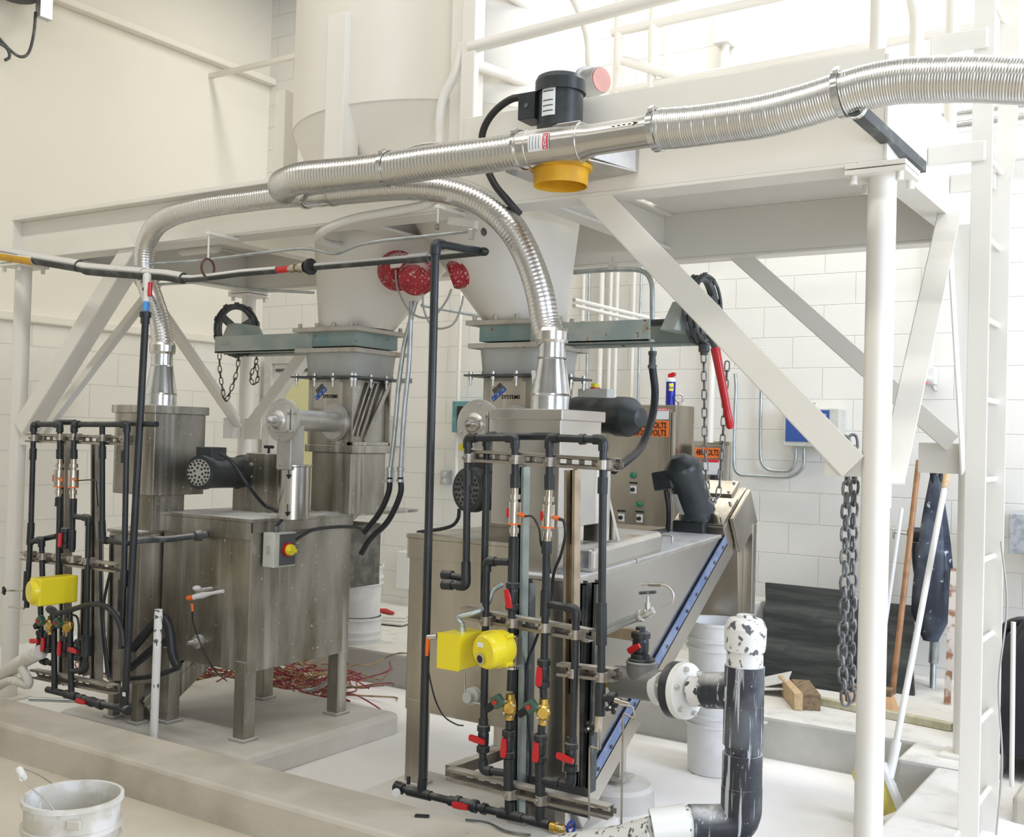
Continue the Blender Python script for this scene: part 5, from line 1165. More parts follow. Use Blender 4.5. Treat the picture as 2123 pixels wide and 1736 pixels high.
MB().tube(rounded(PL([(1330, 1212), (1384, 1214), (1398, 1232), (1394, 1252), (1362, 1262)], Y=3.38), .02), .0035, 8).build('bent_tube', M_ZINC, tb)
MB().cyl(P(1345, 1212, Y=3.38), P(1372, 1213, Y=3.38), .007, n=10).build('tube_nut', M_NICKEL, tb)
# ================================================================== LEFT TANK FITTINGS
t = thing('isolator_switch', 'pale box with yellow and red rotary switch on the left tank side', 'switch', P(580, 1180, X=-3.87))
p0 = P(552, 1120, X=-3.87); p1 = P(612, 1175, X=-3.81)
ya, yb = P(568, 1140, X=-3.80).y, P(613, 1140, X=-3.80).y; z1, z0 = P(570, 1106, X=-3.80).z, P(570, 1178, X=-3.80).z
MB().box((-3.876, ya, z0), (-3.80, yb, z1)).build('enclosure', M_GREYP, t, .004)
MB().box((-3.80, ya+.035, z0+.008), (-3.796, yb-.006, z1-.008)).build('face_plate', M_DKGREY, t, .001)
cz_, cy_ = (z0+z1)/2, (ya+yb)/2+.012
MB().lathe((-3.796, cy_, cz_), (1, 0, 0), [(0, .034), (.012, .034), (.013, .028)], 24).build('red_ring', M_RED, t)
MB().lathe((-3.784, cy_, cz_), (1, 0, 0), [(0, .027), (.02, .026), (.022, .022)], 24).obox((-3.76, cy_, cz_), (.008, 0, 0), (0, .022, -.006), (0, .003, .008)).build('yellow_knob', M_SPRAYY, t)
MB().obox((-3.838, ya-.0015, cz_+.0), (.012, 0, 0), (0, .001, 0), (0, 0, .02)).build('side_label', M_ZINC, t)
MB().cyl((-3.84, ya+.05, z1), (-3.84, ya+.05, z1+.03), .013, n=8).build('cable_gland', M_CAST, t)
cable([(-3.84, ya+.05, z1+.028), P(588, 1070, X=-3.84), P(570, 1058, X=-3.88), P(548, 1048, X=-3.95), P(520, 1015, Y=3.7), P(500, 985, Y=3.66), P(478, 955, Y=3.62), P(456, 940, Y=3.6)], .0085, M_BLKHOSE, 'black cable from the left gear motor down to the isolator switch')
cable([(-3.84, yb, cz_+.02), P(632, 1108, X=-3.86), P(655, 1098, X=-3.87), P(700, 1093, X=-3.87), P(740, 1094, X=-3.87), P(758, 1104, X=-3.87)], .008, M_BLKHOSE, 'black cable clipped along the left tank side to the hoses')
t = thing('sampling_tap', 'white-crusted tap with orange plug on the left tank front', 'tap', P(425, 1235, Y=3.64))
MB().tube([P(396, 1240, Y=3.56), P(420, 1234, Y=3.58)], [.012, .014], 12).build('probe_body', M_LABEL, t)
MB().tube([P(388, 1241, Y=3.55), P(400, 1239, Y=3.56)], [.010, .014], 12).tube([P(398, 1252, Y=3.56), P(399, 1268, Y=3.56)], [.007, .006], 10).build('orange_plug', M_ORANGE, t)
MB().tube([P(418, 1235, Y=3.58), P(440, 1230, Y=3.59), P(463, 1226, Y=3.60)], [.016, .008, .009], 12).sph(P(408, 1220, Y=3.6), .022, (1, 1, .6), 10, 8).build('crusted_nozzle', M_CAP, t)
MB().cyl(P(408, 1226, Y=3.6), (P(408, 1226, Y=3.6).x, 3.69, P(408, 1226, Y=3.6).z), .012).build('stub', M_SSDUST, t)
cable([P(399, 1268, Y=3.56), P(400, 1290, Y=3.57), P(412, 1325, Y=3.6), P(428, 1362, Y=3.6), P(450, 1395, Y=3.64), P(470, 1412, Y=3.7)], .003, M_BLKHOSE, 'thin black wire running down the left tank front')
t = thing('round_plug', 'round steel plug with hub low on the left tank front', 'plug', P(412, 1330, Y=3.66))
MB().lathe(P(414, 1330, Y=3.69), (0, -1, 0), [(0, .034), (.02, .034), (.024, .028), (.025, .018), (.04, .018), (.042, .012), (.075, .010)], 24).build('body', M_SSDUST, t)
t = thing('round_plug', 'grey capped drain plug low on the beige tank behind the centre rack', 'plug', P(985, 1440, Y=3.66))
MB().lathe(P(985, 1442, Y=3.69), (0, -1, 0), [(0, .036), (.03, .036), (.034, .03), (.035, .022), (.06, .022)], 24).build('body', M_GREYP, t)
MB().tube(rounded(PL([(963, 1395), (964, 1455), (1005, 1462)], Y=3.64), .02), .004, 8).build('wire_guard', M_SSC, t)
# gear motor with perforated fan cover, left
def gearmotor(c0, ln, r, label, gear, jbox=True):
    t = thing('gear_motor', label, 'motor', c0, 'black gear motors with perforated fan covers')
    c0 = V(c0); d = V(ln).normalized(); L_ = V(ln).length
    MB().lathe(c0, d, [(0, r*.80), (.004, r*.98), (.05, r*1.0), (.052, r*.93), (L_, r*.93)], 36).build('motor_body', M_MOTOR, t)
    cov = MB().lathe(c0-d*.002, d, [(0, r*.76), (.003, r*.78)], 32).build('fan_cover', mat('pale_fan_screen', (.42, .42, .38), .5, .3) if c0.x < -3.5 else M_CAST, t)
    u = d.cross(V((0, 0, 1))).normalized(); v = d.cross(u)
    for ring, n in ((.28, 6), (.5, 12), (.68, 18)):
        for k in range(n):
            a_ = 6.28318*k/n+ring; q = c0-d*.003+(u*math.cos(a_)+v*math.sin(a_))*r*ring; MB().lathe(q, -d, [(0, r*.07), (.0015, r*.07)], 6).build('vent_hole', M_BLACK, cov)
    MB().lathe(c0+d*L_, d, [(0, r*.93), (.01, r*1.1), (.03, r*1.1), (.04, r*.8)], 32).build('end_bell', M_MOTOR, t)
    if gear: MB().obox(c0+d*(L_+.08), (.05, 0, 0), (0, .055, 0), (0, 0, .085)).build('gear_case', M_SSD if c0.x < -3.5 else M_CAST, t, .01)
    if jbox: MB().obox(c0+d*.10+V((.0, 0, r*1.12)), (.055, 0, 0), (0, .05, 0), (0, 0, .032)).build('junction_box', M_MOTOR, t, .004)
    return t
gearmotor(P(412, 980, Y=3.62), (P(500, 980, Y=3.98)-P(412, 980, Y=3.62)), .084, 'black gear motor with pale perforated fan cover beside the left dust box', False)
gearmotor(P(968, 1016, Y=3.82), (.06, .30, 0), .098, 'black gear motor with dark fan cover behind the centre rack', False)
t = thing('gear_reducer', 'dusty steel gear case with small tee handle between motor and spout, left tank', 'machine', P(540, 1050, Y=4.1))
x0, x1 = P(500, 1000, Y=4.0).x, P(582, 1000, Y=4.0).x; zt = P(540, 940, Y=4.0).z
MB().prism([(x0-.04, 3.98, 1.08), (x1, 3.98, 1.08), (x1, 3.98, zt), (x0+.05, 3.98, zt), (x0+.03, 3.98, zt-.08), (x0-.04, 3.98, 1.22)], (0, .16, 0)).build('case', M_SSD, t, .004)
for zz in (.05, .11, .17): MB().lathe((x0+.09, 3.98, zt-zz-.01), (0, -1, 0), [(0, .012), (.01, .01)], 8).build('bolt', M_ZINC, t)
q = V(((x0+x1)/2, 4.05, zt)); MB().cyl(q, q+V((0, 0, .03)), .007).cyl(q+V((-.03, 0, .033)), q+V((.03, 0, .033)), .008).build('tee_handle', M_RUB, t)
# horizontal feeder drive motor at the right feeder
t = thing('feeder_motor', 'large black horizontal motor with cone-ended cap, right of the clean dust box', 'motor', P(1280, 865, Y=4.2))
c0, c1 = P(1195, 858, Y=4.20), P(1318, 866, Y=4.10); d = (c1-c0).normalized(); L_ = (c1-c0).length
MB().lathe(c0, d, [(0, .075), (L_*.75, .078)], 36).build('motor_body', M_MOTOR, t)
MB().lathe(c0+d*L_*.72, d, [(0, .084), (.06, .084), (.075, .078), (.13, .04), (.135, .02)], 36).build('fan_cowl', M_MOTOR, t)
# black cable on right tank
cable(PL([(952, 1055), (950, 1075), (938, 1090), (915, 1097), (895, 1100), (866, 1104)], Y=3.78), .008, M_BLKHOSE, 'black cable lying from the dark fan cover motor onto the beige tank')
# ================================================================== BACK WALL THINGS
YW = YB
def wallbox(t, name, x0, z0, x1, z1, dep, m, bev=.003, y=None): 
    y = YW if y is None else y
    return MB().box((x0, y-dep, z0), (x1, y, z1)).build(name, m, t, bev)
def wp(px, py, Y): q = P(px, py, Y=Y); return q.x, q.z
# control cabinet
t = thing('control_cabinet', 'tall stainless control cabinet with orange voltage label against the back wall', 'cabinet', (-3.5, 6.85, LEDGE))
xr, zt_ = wp(1402, 840, 6.75); xl = wp(1225, 900, 6.75)[0]; zb_ = wp(1395, 1150, 6.75)[1]
MB().box((xl, 6.75, zb_-.25), (xr, YW, zt_)).build('body', M_SS, t, .004)
dr = MB().box((xl+.02, 6.738, zb_-.22), (xr-.03, 6.75, zt_-.03)).build('door', M_SS, t, .003)
for k in range(1): MB().box((xr-.022, 6.735, zb_-.2), (xr-.008, 6.75, zt_-.05)).build('piano_hinge', M_SSC, dr)
x0, z1 = wp(1315, 872, 6.737); x1, z0 = wp(1386, 906, 6.737)
MB().box((x0-.04, 6.734, z0), (x1, 6.738, z1)).build('voltage_label', M_ORLAB, dr)
hh = (z1-z0)/2
text('lettering', '277/480 VOLTS', M_BLACK, dr, (x0-.025, 6.7325, z0+hh*1.08), (1, 0, 0), (0, 0, 1), hh*1.05, x1-x0+.01, .015)
text('lettering', '120/208 VOLTS', M_BLACK, dr, (x0-.025, 6.7325, z0+hh*.13), (1, 0, 0), (0, 0, 1), hh*1.05, x1-x0+.01, .015)
x0, z1 = wp(1357, 846, 6.737); x1, z0 = wp(1386, 870, 6.737)
wl = MB().box((x0, 6.734, z0), (x1, 6.738, z1)).build('warning_label', M_LABEL, dr)
MB().box((x0, 6.733, z1-.018), (x1, 6.7335, z1)).build('red_strip', M_REDL, wl)
text('lettering', 'WARNING', M_LABEL, wl, (x0+.012, 6.7322, z1-.015), (1, 0, 0), (0, 0, 1), .016, (x1-x0)*.8, .01)
for (px, py) in ((1312, 986), (1325, 1046)):
    x, z = wp(px, py, 6.73); MB().lathe((x, 6.738, z), (0, -1, 0), [(0, .022), (.012, .022), (.014, .016), (.02, .012)], 16).build('green_lamp', mat('green_lens', (.02, .16, .09), .3) if px == 1312 else bpy.data.materials['green_lens'], dr)
for (px, py) in ((1312, 1014), (1325, 1074), (1287, 1072)):
    x, z = wp(px, py, 6.73)
    p_ = MB().box((x-.022, 6.734, z-.03), (x+.022, 6.738, z+.022)).build('switch_plate', M_LABEL, dr)
    MB().box((x-.03, 6.733, z+.035), (x+.03, 6.738, z+.047)).build('legend_plate', M_BLACK, dr)
    MB().lathe((x, 6.734, z-.005), (0, -1, 0), [(0, .015), (.02, .013)], 14).build('selector_knob', M_RUB, p_)
x, z = wp(1340, 1130, 6.73); MB().box((x-.03, 6.734, z-.012), (x+.015, 6.738, z+.014)).build('legend_plate', M_GREYP, dr)
x, z = wp(1407, 1100, 6.74); MB().cyl((x-.045, 6.70, z), (x+.045, 6.70, z), .008).cyl((x, 6.70, z), (x, 6.76, z), .008).build('door_clamp', M_CAST, t)
# spray can and eyebolt on the cabinet
cz = zt_+.002; x = wp(1390, 830, 6.88)[0]
t = thing('spray_can', 'blue and yellow spray can with red nozzle on the cabinet top', 'can', (x, 6.88, cz))
b_ = MB().lathe((x, 6.88, cz), (0, 0, 1), [(0, .031), (.004, .033), (.16, .033), (.175, .026), (.18, .02)], 28).build('can_body', M_SPRAYB, t)
MB().lathe((x, 6.88, cz+.162), (0, 0, 1), [(0, .034), (.02, .030), (.028, .022)], 24).build('white_collar', M_LABEL, t)
MB().prism([(x-.018, 6.865, cz+.185), (x+.03, 6.865, cz+.20), (x+.034, 6.865, cz+.222), (x+.02, 6.865, cz+.228), (x-.018, 6.865, cz+.215)], (0, .03, 0)).build('red_nozzle', M_RED, t, .003)
rr = []
for k in range(7): a_ = -1.5+k*.16; q = V((math.cos(a_), math.sin(a_), 0))*.0335; rr.append([V((x, 6.88, cz+.098))+q, V((x, 6.88, cz+.15))+q])
sh = MB().rings(rr, True, False, False).build('yellow_shield', M_SPRAYY, b_ if False else t)
a_ = -1.12; nq = V((math.cos(a_), math.sin(a_), 0)); text('lettering', 'WD-40', M_SPRAYB, t, V((x, 6.88, cz+.115))+nq*.0345-V((-nq.y, nq.x, 0))*.016, V((-nq.y, nq.x, 0)), (0, 0, 1), .018, .032, .02)
x = wp(1409, 822, 6.86)[0]; t = thing('eyebolt', 'steel lifting eyebolt standing on the cabinet top beside the spray can', 'eyebolt', (x, 6.86, cz))
MB().torus((x, 6.86, cz+.05), (.35, -1, 0), .026, .008, 24, 8).cyl((x, 6.86, cz), (x, 6.86, cz+.022), .012, .016).build('ring', M_ZINC, t)
# second panel and small box
t = thing('disconnect_panel', 'stainless back plate with 480 volt disconnect box on the back wall', 'panel', (-2.98, 7.0, .6))
x0, z1 = wp(1430, 914, 7.02); x1, z0 = wp(1508, 1110, 7.02)
MB().box((x0, 7.02, z0), (x1, YW, z1)).build('back_plate', M_SS, t, .002)
x0, z1 = wp(1436, 922, 6.92); x1, z0 = wp(1494, 1060, 6.92); bxx = MB().box((x0, 6.92, z0), (x1, 7.02, z1)).build('disconnect_box', M_SS, t, .003)
x0, z1 = wp(1441, 928, 6.917); x1, z0 = wp(1492, 950, 6.917); MB().box((x0, 6.915, z0), (x1, 6.92, z1)).build('voltage_label', M_ORLAB, bxx)
text('lettering', '480 VOLTS', M_BLACK, bxx, (x0+.01, 6.914, z0+.016), (1, 0, 0), (0, 0, 1), (z1-z0)*.85, (x1-x0)*.9, .015)
x0, z1 = wp(1457, 952, 6.917); x1, z0 = wp(1490, 985, 6.917); w2 = MB().box((x0, 6.915, z0), (x1, 6.92, z1)).build('warning_label', M_LABEL, bxx); MB().box((x0, 6.914, z1-.02), (x1, 6.9145, z1)).build('red_strip', M_REDL, w2)
x0, z1 = wp(1474, 985, 6.9); x1, z0 = wp(1484, 1035, 6.9); MB().box((x0, 6.88, z0), (x1, 6.92, z1)).build('disconnect_handle', M_RUB, bxx, .004)
# pale control box with emergency button behind the clean dust box
t = thing('button_box', 'pale box with yellow and red button on top, behind the right feeder', 'box', P(1230, 850, Y=4.9))
x0, z1 = wp(1198, 806, 4.9); x1, z0 = wp(1258, 850, 4.9); bb = MB().box((x0, 4.9, z0), (x1, 4.98, z1)).build('enclosure', M_GREYP, t, .004)
x_, z_ = wp(1232, 798, 4.93); MB().lathe((x_, 4.94, z1), (0, 0, 1), [(0, .028), (.008, .028)], 18).build('red_ring', M_RED, t); MB().lathe((x_, 4.94, z1+.008), (0, 0, 1), [(0, .022), (.018, .02), (.022, .014)], 18).build('yellow_button', M_SPRAYY, t)
# rack of painted pipes on back wall, left of the whip
for k, (px, rr_, lab, m_, y0, y1) in enumerate(((1249, .019, 'leftmost of the white vertical wall pipes behind the right hopper', M_STEELW, 560, 830), (1268, .014, 'second white vertical wall pipe from the left behind the right hopper', M_STEELW, 555, 830), (1281, .014, 'third white vertical wall pipe from the left behind the right hopper', M_STEELW, 555, 830), (1312, .013, 'white wall pipe with a coupling, left of the spray can', M_STEELW, 700, 840), (1326, .010, 'thin galvanised wall pipe left of the spray can', M_CONDUIT, 700, 835), (1219, .011, 'thin galvanised wall pipe beside the right boot', M_CONDUIT, 690, 830), (1212, .013, 'white wall pipe nearest the right hopper side', M_STEELW, 545, 700))):
    a, b = P(px, y0, Y=7.0), P(px-2, y1, Y=7.0); tag(MB().cyl((a.x, 7.0, b.z), (a.x, 7.0, a.z+.9), rr_, n=14).build('wall_pipe', m_), lab, 'pipe', 'vertical pipes on the back wall')
x_ = P(1474, 870, Y=7.0).x; tag(MB().cyl((x_, 6.99, P(1474, 918, Y=7.0).z), (x_, 6.99, 2.62), .024, n=16).build('wall_pipe', M_STEELW), 'thick white wall pipe rising behind the bright chain', 'pipe', 'vertical pipes on the back wall')
x_ = P(952, 800, Y=7.0).x; tag(MB().cyl((x_, 6.99, P(952, 990, Y=7.0).z), (x_, 6.99, 3.4), .016, n=14).build('wall_pipe', M_STEELW), 'thin white wall pipe left of the right feeder', 'pipe', 'vertical pipes on the back wall')
x_ = P(1934, 600, Y=7.0).x; tag(MB().cyl((x_, 6.99, P(1934, 780, Y=7.0).z), (x_, 6.99, 3.9), .017, n=14).build('wall_pipe', M_STEELW), 'white wall pipe running down to the motion sensor', 'pipe', 'vertical pipes on the back wall')
for k, (a, b) in enumerate(((( 875, 633), (1030, 662)), ((1190, 622), (1300, 648)), ((1190, 634), (1290, 655)))):
    p_ = P(*a, Y=5.36); q_ = V((p_.x, YB, p_.z)); tag(MB().tube([p_, q_], .012, 10).build('cross_conduit', M_CONDUIT if k == 0 else M_STEELW), ('galvanised conduit sloping behind the grey riser', 'upper white pipe sloping behind the arching duct', 'lower white pipe sloping behind the arching duct')[k], 'conduit')
cable(PL([(985, 598), (1004, 612), (992, 628), (1008, 634), (1030, 638)], Y=4.6), .010, M_STEELW, 'short white pipe elbow hugging the right silo leg', 'pipe', None, 'bent_pipe')
# gas analyser and conduits
t = thing('wall_controller', 'blue-faced grey controller with small display on the back wall behind the brace', 'controller', P(1680, 930, Y=7.0))
x0, z1 = wp(1624, 846, 6.9); x1, z0 = wp(1738, 928, 6.9)
MB().box((x0, 6.9, z0), (x1, YW, z1)).build('enclosure', M_GREYP, t, .006)
fp = MB().box((x0+.02, 6.895, z0+.03), (x1-.06, 6.9, z1-.012)).build('blue_face', M_BLUE, t, .002)
a_, b_ = wp(1688, 858, 6.89); MB().box((a_-.005, 6.89, b_-.12), (a_+.075, 6.895, b_+.0)).build('keypad', M_GREYP, fp)
MB().box((a_, 6.888, b_-.035), (a_+.07, 6.89, b_-.005)).build('display', M_DKGREY, fp)
for i in range(3):
    for j in range(3): MB().box((a_+.008+i*.022, 6.888, b_-.052-j*.022), (a_+.020+i*.022, 6.89, b_-.045-j*.022)).build('key', M_DKGREY, fp)
MB().cyl(P(1665, 838, Y=6.98), P(1690, 837, Y=6.98), .008).build('top_handle', M_CONDUIT, t)
tube_t('wall_conduit', PL([(1524, 775), (1526, 800), (1521, 945), (1524, 985), (1640, 991), (1667, 972), (1667, 930)], Y=7.0), .011, M_CONDUIT, 'outer galvanised conduit looping under the blue controller', 'conduit', 'looping conduits below the controller', rad=.12)
tube_t('wall_conduit', PL([(1580, 740), (1576, 900), (1577, 976), (1640, 978), (1650, 955), (1650, 930)], Y=7.0), .011, M_CONDUIT, 'inner galvanised conduit looping under the blue controller', 'conduit', 'looping conduits below the controller', rad=.13)
t = thing('conduit_fitting', 'small grey oval conduit fitting on the back wall above the inner loop', 'fitting', P(1579, 745, Y=7.0))
MB().obox(P(1579, 735, Y=6.99), (.02, 0, 0), (0, .022, 0), (0, 0, .05)).build('body', M_GREYP, t, .012, seg=3)
t = thing('motion_sensor', 'white wall sensor with a tiny red light, between the braces on the right', 'sensor', P(1928, 800, Y=7.0))
q = P(1928, 786, Y=7.0); MB().obox(q+V((0, .0, .02)), (.038, 0, 0), (0, .04, 0), (0, 0, .055)).build('housing', M_WHITE, t, .01, seg=3)
MB().sph(q+V((-.0, -.038, -.012)), .034, (1, .7, .8)).build('lens', M_GREYP, t); MB().sph(q+V((0, -.066, -.03)), .006).build('red_led', mat('red_led', (1, .05, .1), .4, emit=2), t)
MB().cyl(q+V((.02, -.01, -.045)), q+V((.04, -.02, -.075)), .012).build('bracket', M_GREYP, t)
# shelves of pipes on rack upper right seen through the rail
for k, (ya_, zz) in enumerate(((238, 0), (262, 0))):
    p_ = P(1960, ya_, Y=6.9); tag(MB().cyl((p_.x-.6, 6.9, p_.z), (1.5, 6.9, p_.z), .022, n=14).build('horizontal_pipe', M_GALV), ('upper', 'lower')[k]+' shiny horizontal pipe on the wall seen past the ladder top', 'pipe')
# tall columns of conduits upper right wall
for k, (px, r_, y0, lab) in enumerate(((1505, .03, 80, 'white conduit with box high on the upper right wall'), (1385, .02, 40, 'thin white conduit high on the wall beside the rail'), (1300, .024, 40, 'thicker white conduit high on the wall behind the probe'))):
    p_ = P(px, y0, Y=7.0); tag(MB().cyl((p_.x, 6.99, 2.9), (p_.x, 6.99, 4.9), r_, n=14).build('wall_conduit', M_STEELW), lab, 'conduit', 'white conduits on the upper wall')
# teal cabinet, outlet, boxes on the back wall behind
t = thing('teal_box', 'open teal steel box on the back wall behind the auger disc', 'box', P(965, 900, Y=7.0))
x0, z1 = wp(938, 832, 6.93); x1, z0 = wp(1000, 898, 6.93); MB().box((x0, 6.93, z0), (x1, YW, z1)).build('body', M_TEALBOX, t, .004); MB().box((x0+.05, 6.925, z0+.04), (x1-.07, 6.931, z1-.04)).build('recess_shade', M_BLACK, t)  # flat black plate painted for the shade inside the open box
x0, z1 = wp(943, 921, 7.0); x1, z0 = wp(962, 934, 7.0); tag(MB().box((x0, 7.04, z0), (x1, YW, z1)).build('yellow_label', M_SPRAYY), 'small yellow label on the back wall below the teal box', 'label')
def outlet(px, py, lab):
    t = thing('wall_outlet', lab, 'outlet', P(px, py, Y=7.03)); q = P(px, py, Y=7.03); MB().box((q.x-.042, 7.0, q.z-.055), (q.x+.042, YW, q.z+.055)).build('box', M_CONDUIT, t, .003)
    for s_ in (-1, 1): MB().lathe((q.x, 7.0, q.z+s_*.025), (0, -1, 0), [(0, .02), (.006, .018)], 14).build('socket', M_GREYP, t)
outlet(926, 990, 'grey double outlet on the back wall left of the dark motor'); outlet(806, 985, 'grey outlet box on the back wall behind the two conduits')
x0, z1 = wp(832, 1142, 7.0); x1, z0 = wp(857, 1222, 7.0); t = thing('soap_dispenser', 'pale grey dispenser box on the back wall beside the beige tank', 'dispenser', ((x0+x1)/2, 7, z0)); MB().box((x0, 6.94, z0), (x1, YW, z1)).build('body', M_WHITE, t, .006)
x0, z1 = wp(805, 862, 7.0); x1, z0 = wp(822, 925, 7.0); tag(MB().box((x0, 7.0, z0), (x1, YW, z1)).build('grey_wall_box', M_GREYP, None, .003), 'narrow grey box on the back wall behind the conduits', 'box')
# upper left wall fixture
t = thing('wall_fan', 'dark round fixture with hanging wires at the top left corner', 'fixture', P(40, -10, X=XL+.2))
q = P(38, -22, X=XL+.25); MB().lathe(q, (0, 0, -1), [(-.2, .16), (-.02, .16), (.06, .12), (.07, .02)], 28).build('drum', M_RUB, t)
q = P(92, 5, X=XL+.22); MB().obox(q, (.03, 0, 0), (0, .05, 0), (0, 0, .12)).build('bracket', M_CONDUIT, t, .003)
MB().tube(spl(PL([(74, 25), (70, 70), (60, 108), (44, 118), (22, 105), (-10, 70)], X=XL+.2), .02), .011, 8).tube(spl(PL([(-10, 85), (14, 100), (20, 118), (10, 125)], X=XL+.2), .02), .011, 8).build('wires', M_CAST, t)
a_ = P(436, 158, X=XL); tag(MB().bar(a_, a_+V((1.35, 0, 0)), .045, .035).build('slotted_arm', M_WALL), 'cream slotted steel arm projecting near the left wall corner', 'bracket')
# ================================================================== CLUTTER ON THE LEDGE AND FLOOR
def mats_(px0, py0, px1, py1, y0, y1, lab, m=M_MAT):
    """heavy sheet leaning on the wall: wavy, thick"""
    n = 22; f, b = [], []
    xb0, xb1 = P(px0-8, py1, Y=y0).x, P(px1, py1, Y=y0).x; xt0, xt1 = P(px0+6, py0, Y=y1).x, P(px1, py0, Y=y1).x; zt = P(px0, py0, Y=y1).z
    for i in range(n+1):
        s_ = i/n; y = y0+(y1-y0)*s_; z = LEDGE+.003+(zt-LEDGE)*s_; row = []; rb = []; x0 = xb0+(xt0-xb0)*s_; x1 = xb1+(xt1-xb1)*s_
        for j in range(9):
            x = x0+(x1-x0)*j/8; w_ = -.05*((s_*2.6+j*.02) % 1.0); row.append(V((x, y+w_, z))); rb.append(V((x, y+w_+.03, z)))
        f.append(row); b.append(rb)
    mb = MB(); mb.rings(f, True, False, False); mb.rings(b, True, False, False)
    mb.rings([f[0], b[0]], False, False, False); mb.rings([f[-1], b[-1]], False, False, False)
    mb.rings([[r[0] for r in f], [r[0] for r in b]], False, False, False); mb.rings([[r[-1] for r in f], [r[-1] for r in b]], False, False, False)
    o = mb.build('ribbed_mat', m); return tag(o, lab, 'mat', 'black mats leaning on the back wall')
mats_(1584, 1208, 1768, 1438, 6.25, 6.62, 'large black ribbed mat leaning behind the drain pipe')
mats_(1640, 1230, 1895, 1470, 6.44, 6.85, 'black ribbed mat leaning behind the brooms, second from the left')
tag(MB().box((P(1540, 1300, Y=6.7).x, 6.45, LEDGE), (P(1592, 1300, Y=6.7).x, 6.8, P(1560, 1240, Y=6.7).z)).build('grey_crate', M_GREYP, None, .006), 'grey box standing behind the screw chute by the black mats', 'box')
def block(px, py, L_, w_, h_, ang, m, lab):
    q = P(px, py, Z=LEDGE); u = V((math.cos(ang), math.sin(ang), 0)); v = V((-u.y, u.x, 0)); tag(MB().obox(q+u*L_/2+V((0, 0, h_/2+.001)), u*L_/2, v*w_/2, V((0, 0, h_/2))).build('wood_block', m, None, .003), lab, 'timber', 'offcuts on the ledge')
block(1681, 1474, .36, .10, .085, 2.05, M_WOODD, 'dark weathered timber block on the ledge'); block(1655, 1474, .44, .045, .09, 2.1, M_WOODL, 'pale pine stick on the ledge beside the dark block')
t = thing('white_sheet', 'folded white plastic sheet on the ledge behind the drain pipe', 'sheet', P(1600, 1440, Z=LEDGE))
q = P(1600, 1440, Z=LEDGE); MB().obox(q+V((-.05, .05, .03)), (.13, .02, .02), (-.03, .10, 0), (0, 0, .004)).obox(q+V((-.03, .08, .06)), (.11, -.02, .04), (-.02, .09, .01), (0, 0, .004)).build('sheet', M_WHITE, t, .002)
t = thing('plastic_pan', 'white plastic lid or pan edge on the ledge behind the drain pipe', 'lid', P(1580, 1480, Y=5.3)); MB().lathe(P(1560, 1488, Y=5.55)+V((0, 0, .0)), (0, 0, 1), [(0, .15), (.012, .165), (.02, .165)], 36).build('disc', M_WHITE, t)
# yellow-edged rail on the ledge
tag(MB().bar(P(1695, 1452, Z=LEDGE+.02), P(1975, 1508, Z=LEDGE+.02), .05, .035).build('edge_rail', mat('yellow_grey_rail', (.48, .46, .30), .6, col2=(.6, .57, .42), scale=20)), 'low yellowish metal rail on the ledge below the brooms', 'rail')
# brooms
t = thing('straw_broom', 'straw broom with varnished wooden handle leaning behind the right column', 'broom', P(1850, 1480, Y=5.9))
a, b = P(1905, 955, Y=6.35), P(1850, 1440, Y=6.0); MB().cyl(a, b, .0155, n=14).build('handle', M_HANDLE, t)
h0_, h1_ = P(1752, 1432, Y=5.95), P(1850, 1444, Y=5.95); mb = MB(); mb.rings([[h0_+V((0, -.03, 0)), h1_+V((0, -.03, 0)), h1_+V((0, .03, 0)), h0_+V((0, .03, 0))], [V((h0_.x-.03, 5.88, LEDGE+.003)), V((h1_.x+.03, 5.88, LEDGE+.003)), V((h1_.x+.03, 6.0, LEDGE+.003)), V((h0_.x-.03, 6.0, LEDGE+.003))]], False); mb.build('straw_bristles', M_STRAW, t); MB().bar(h0_+V((0, 0, .02)), h1_+V((0, 0, .02)), .06, .04).build('broom_block', M_WOODD, t, .004)
t = thing('push_brush', 'white-handled brush with yellow bristles propped on the concrete curb, right', 'brush', P(1850, 1700, Z=PIT))
a, b = P(1970, 950, Y=5.75), P(1844, 1615, Y=4.82); MB().cyl(a, a.lerp(b, .11), .017, n=14).build('wooden_grip', M_WOODL, t); MB().cyl(a.lerp(b, .10), b, .0145, n=14).build('handle', M_WHITE, t); MB().cyl(a.lerp(b, .9), b, .022, .018, n=14).build('socket', M_WHITE, t)
h0, h1 = P(1830, 1585, Y=4.80), P(1868, 1678, Y=4.80); dd = (h1-h0).normalized(); nn = V((-.75, -.15, -.62)); nn = (nn-dd*nn.dot(dd)).normalized(); ss = dd.cross(nn)
bk = MB().obox((h0+h1)/2, (h1-h0)/2, ss*.05, nn*.012).build('brush_back', M_WHITE, t, .006)
rws = [[(h0+h1)/2+dd*sx*.5*(h1-h0).length*k_+ss*sy*.045*k_+nn*dz for sx, sy in ((-1, -1), (1, -1), (1, 1), (-1, 1))] for k_, dz in ((.95, .012), (1.06, .13))]
MB().rings(rws, False).build('bristles', M_YBRIS, t)
tag(MB().cyl(P(1870, 1055, Y=6.6), P(1818, 1420, Y=6.2), .011, n=12).build('white_stick', M_LABEL), 'thin white stick leaning between the column and the varnished handle', 'stick')
tag(MB().bar(P(1978, 1180, Y=6.6), P(1962, 1495, Y=6.3), .035, .012, (0, 1, 0)).build('wood_lath', mat('rusty_painted_lath', (.66, .60, .54), .7, col2=(.32, .17, .1), scale=14, lo=.5, hi=.6)), 'chipped wooden lath standing behind the ladder foot', 'timber')
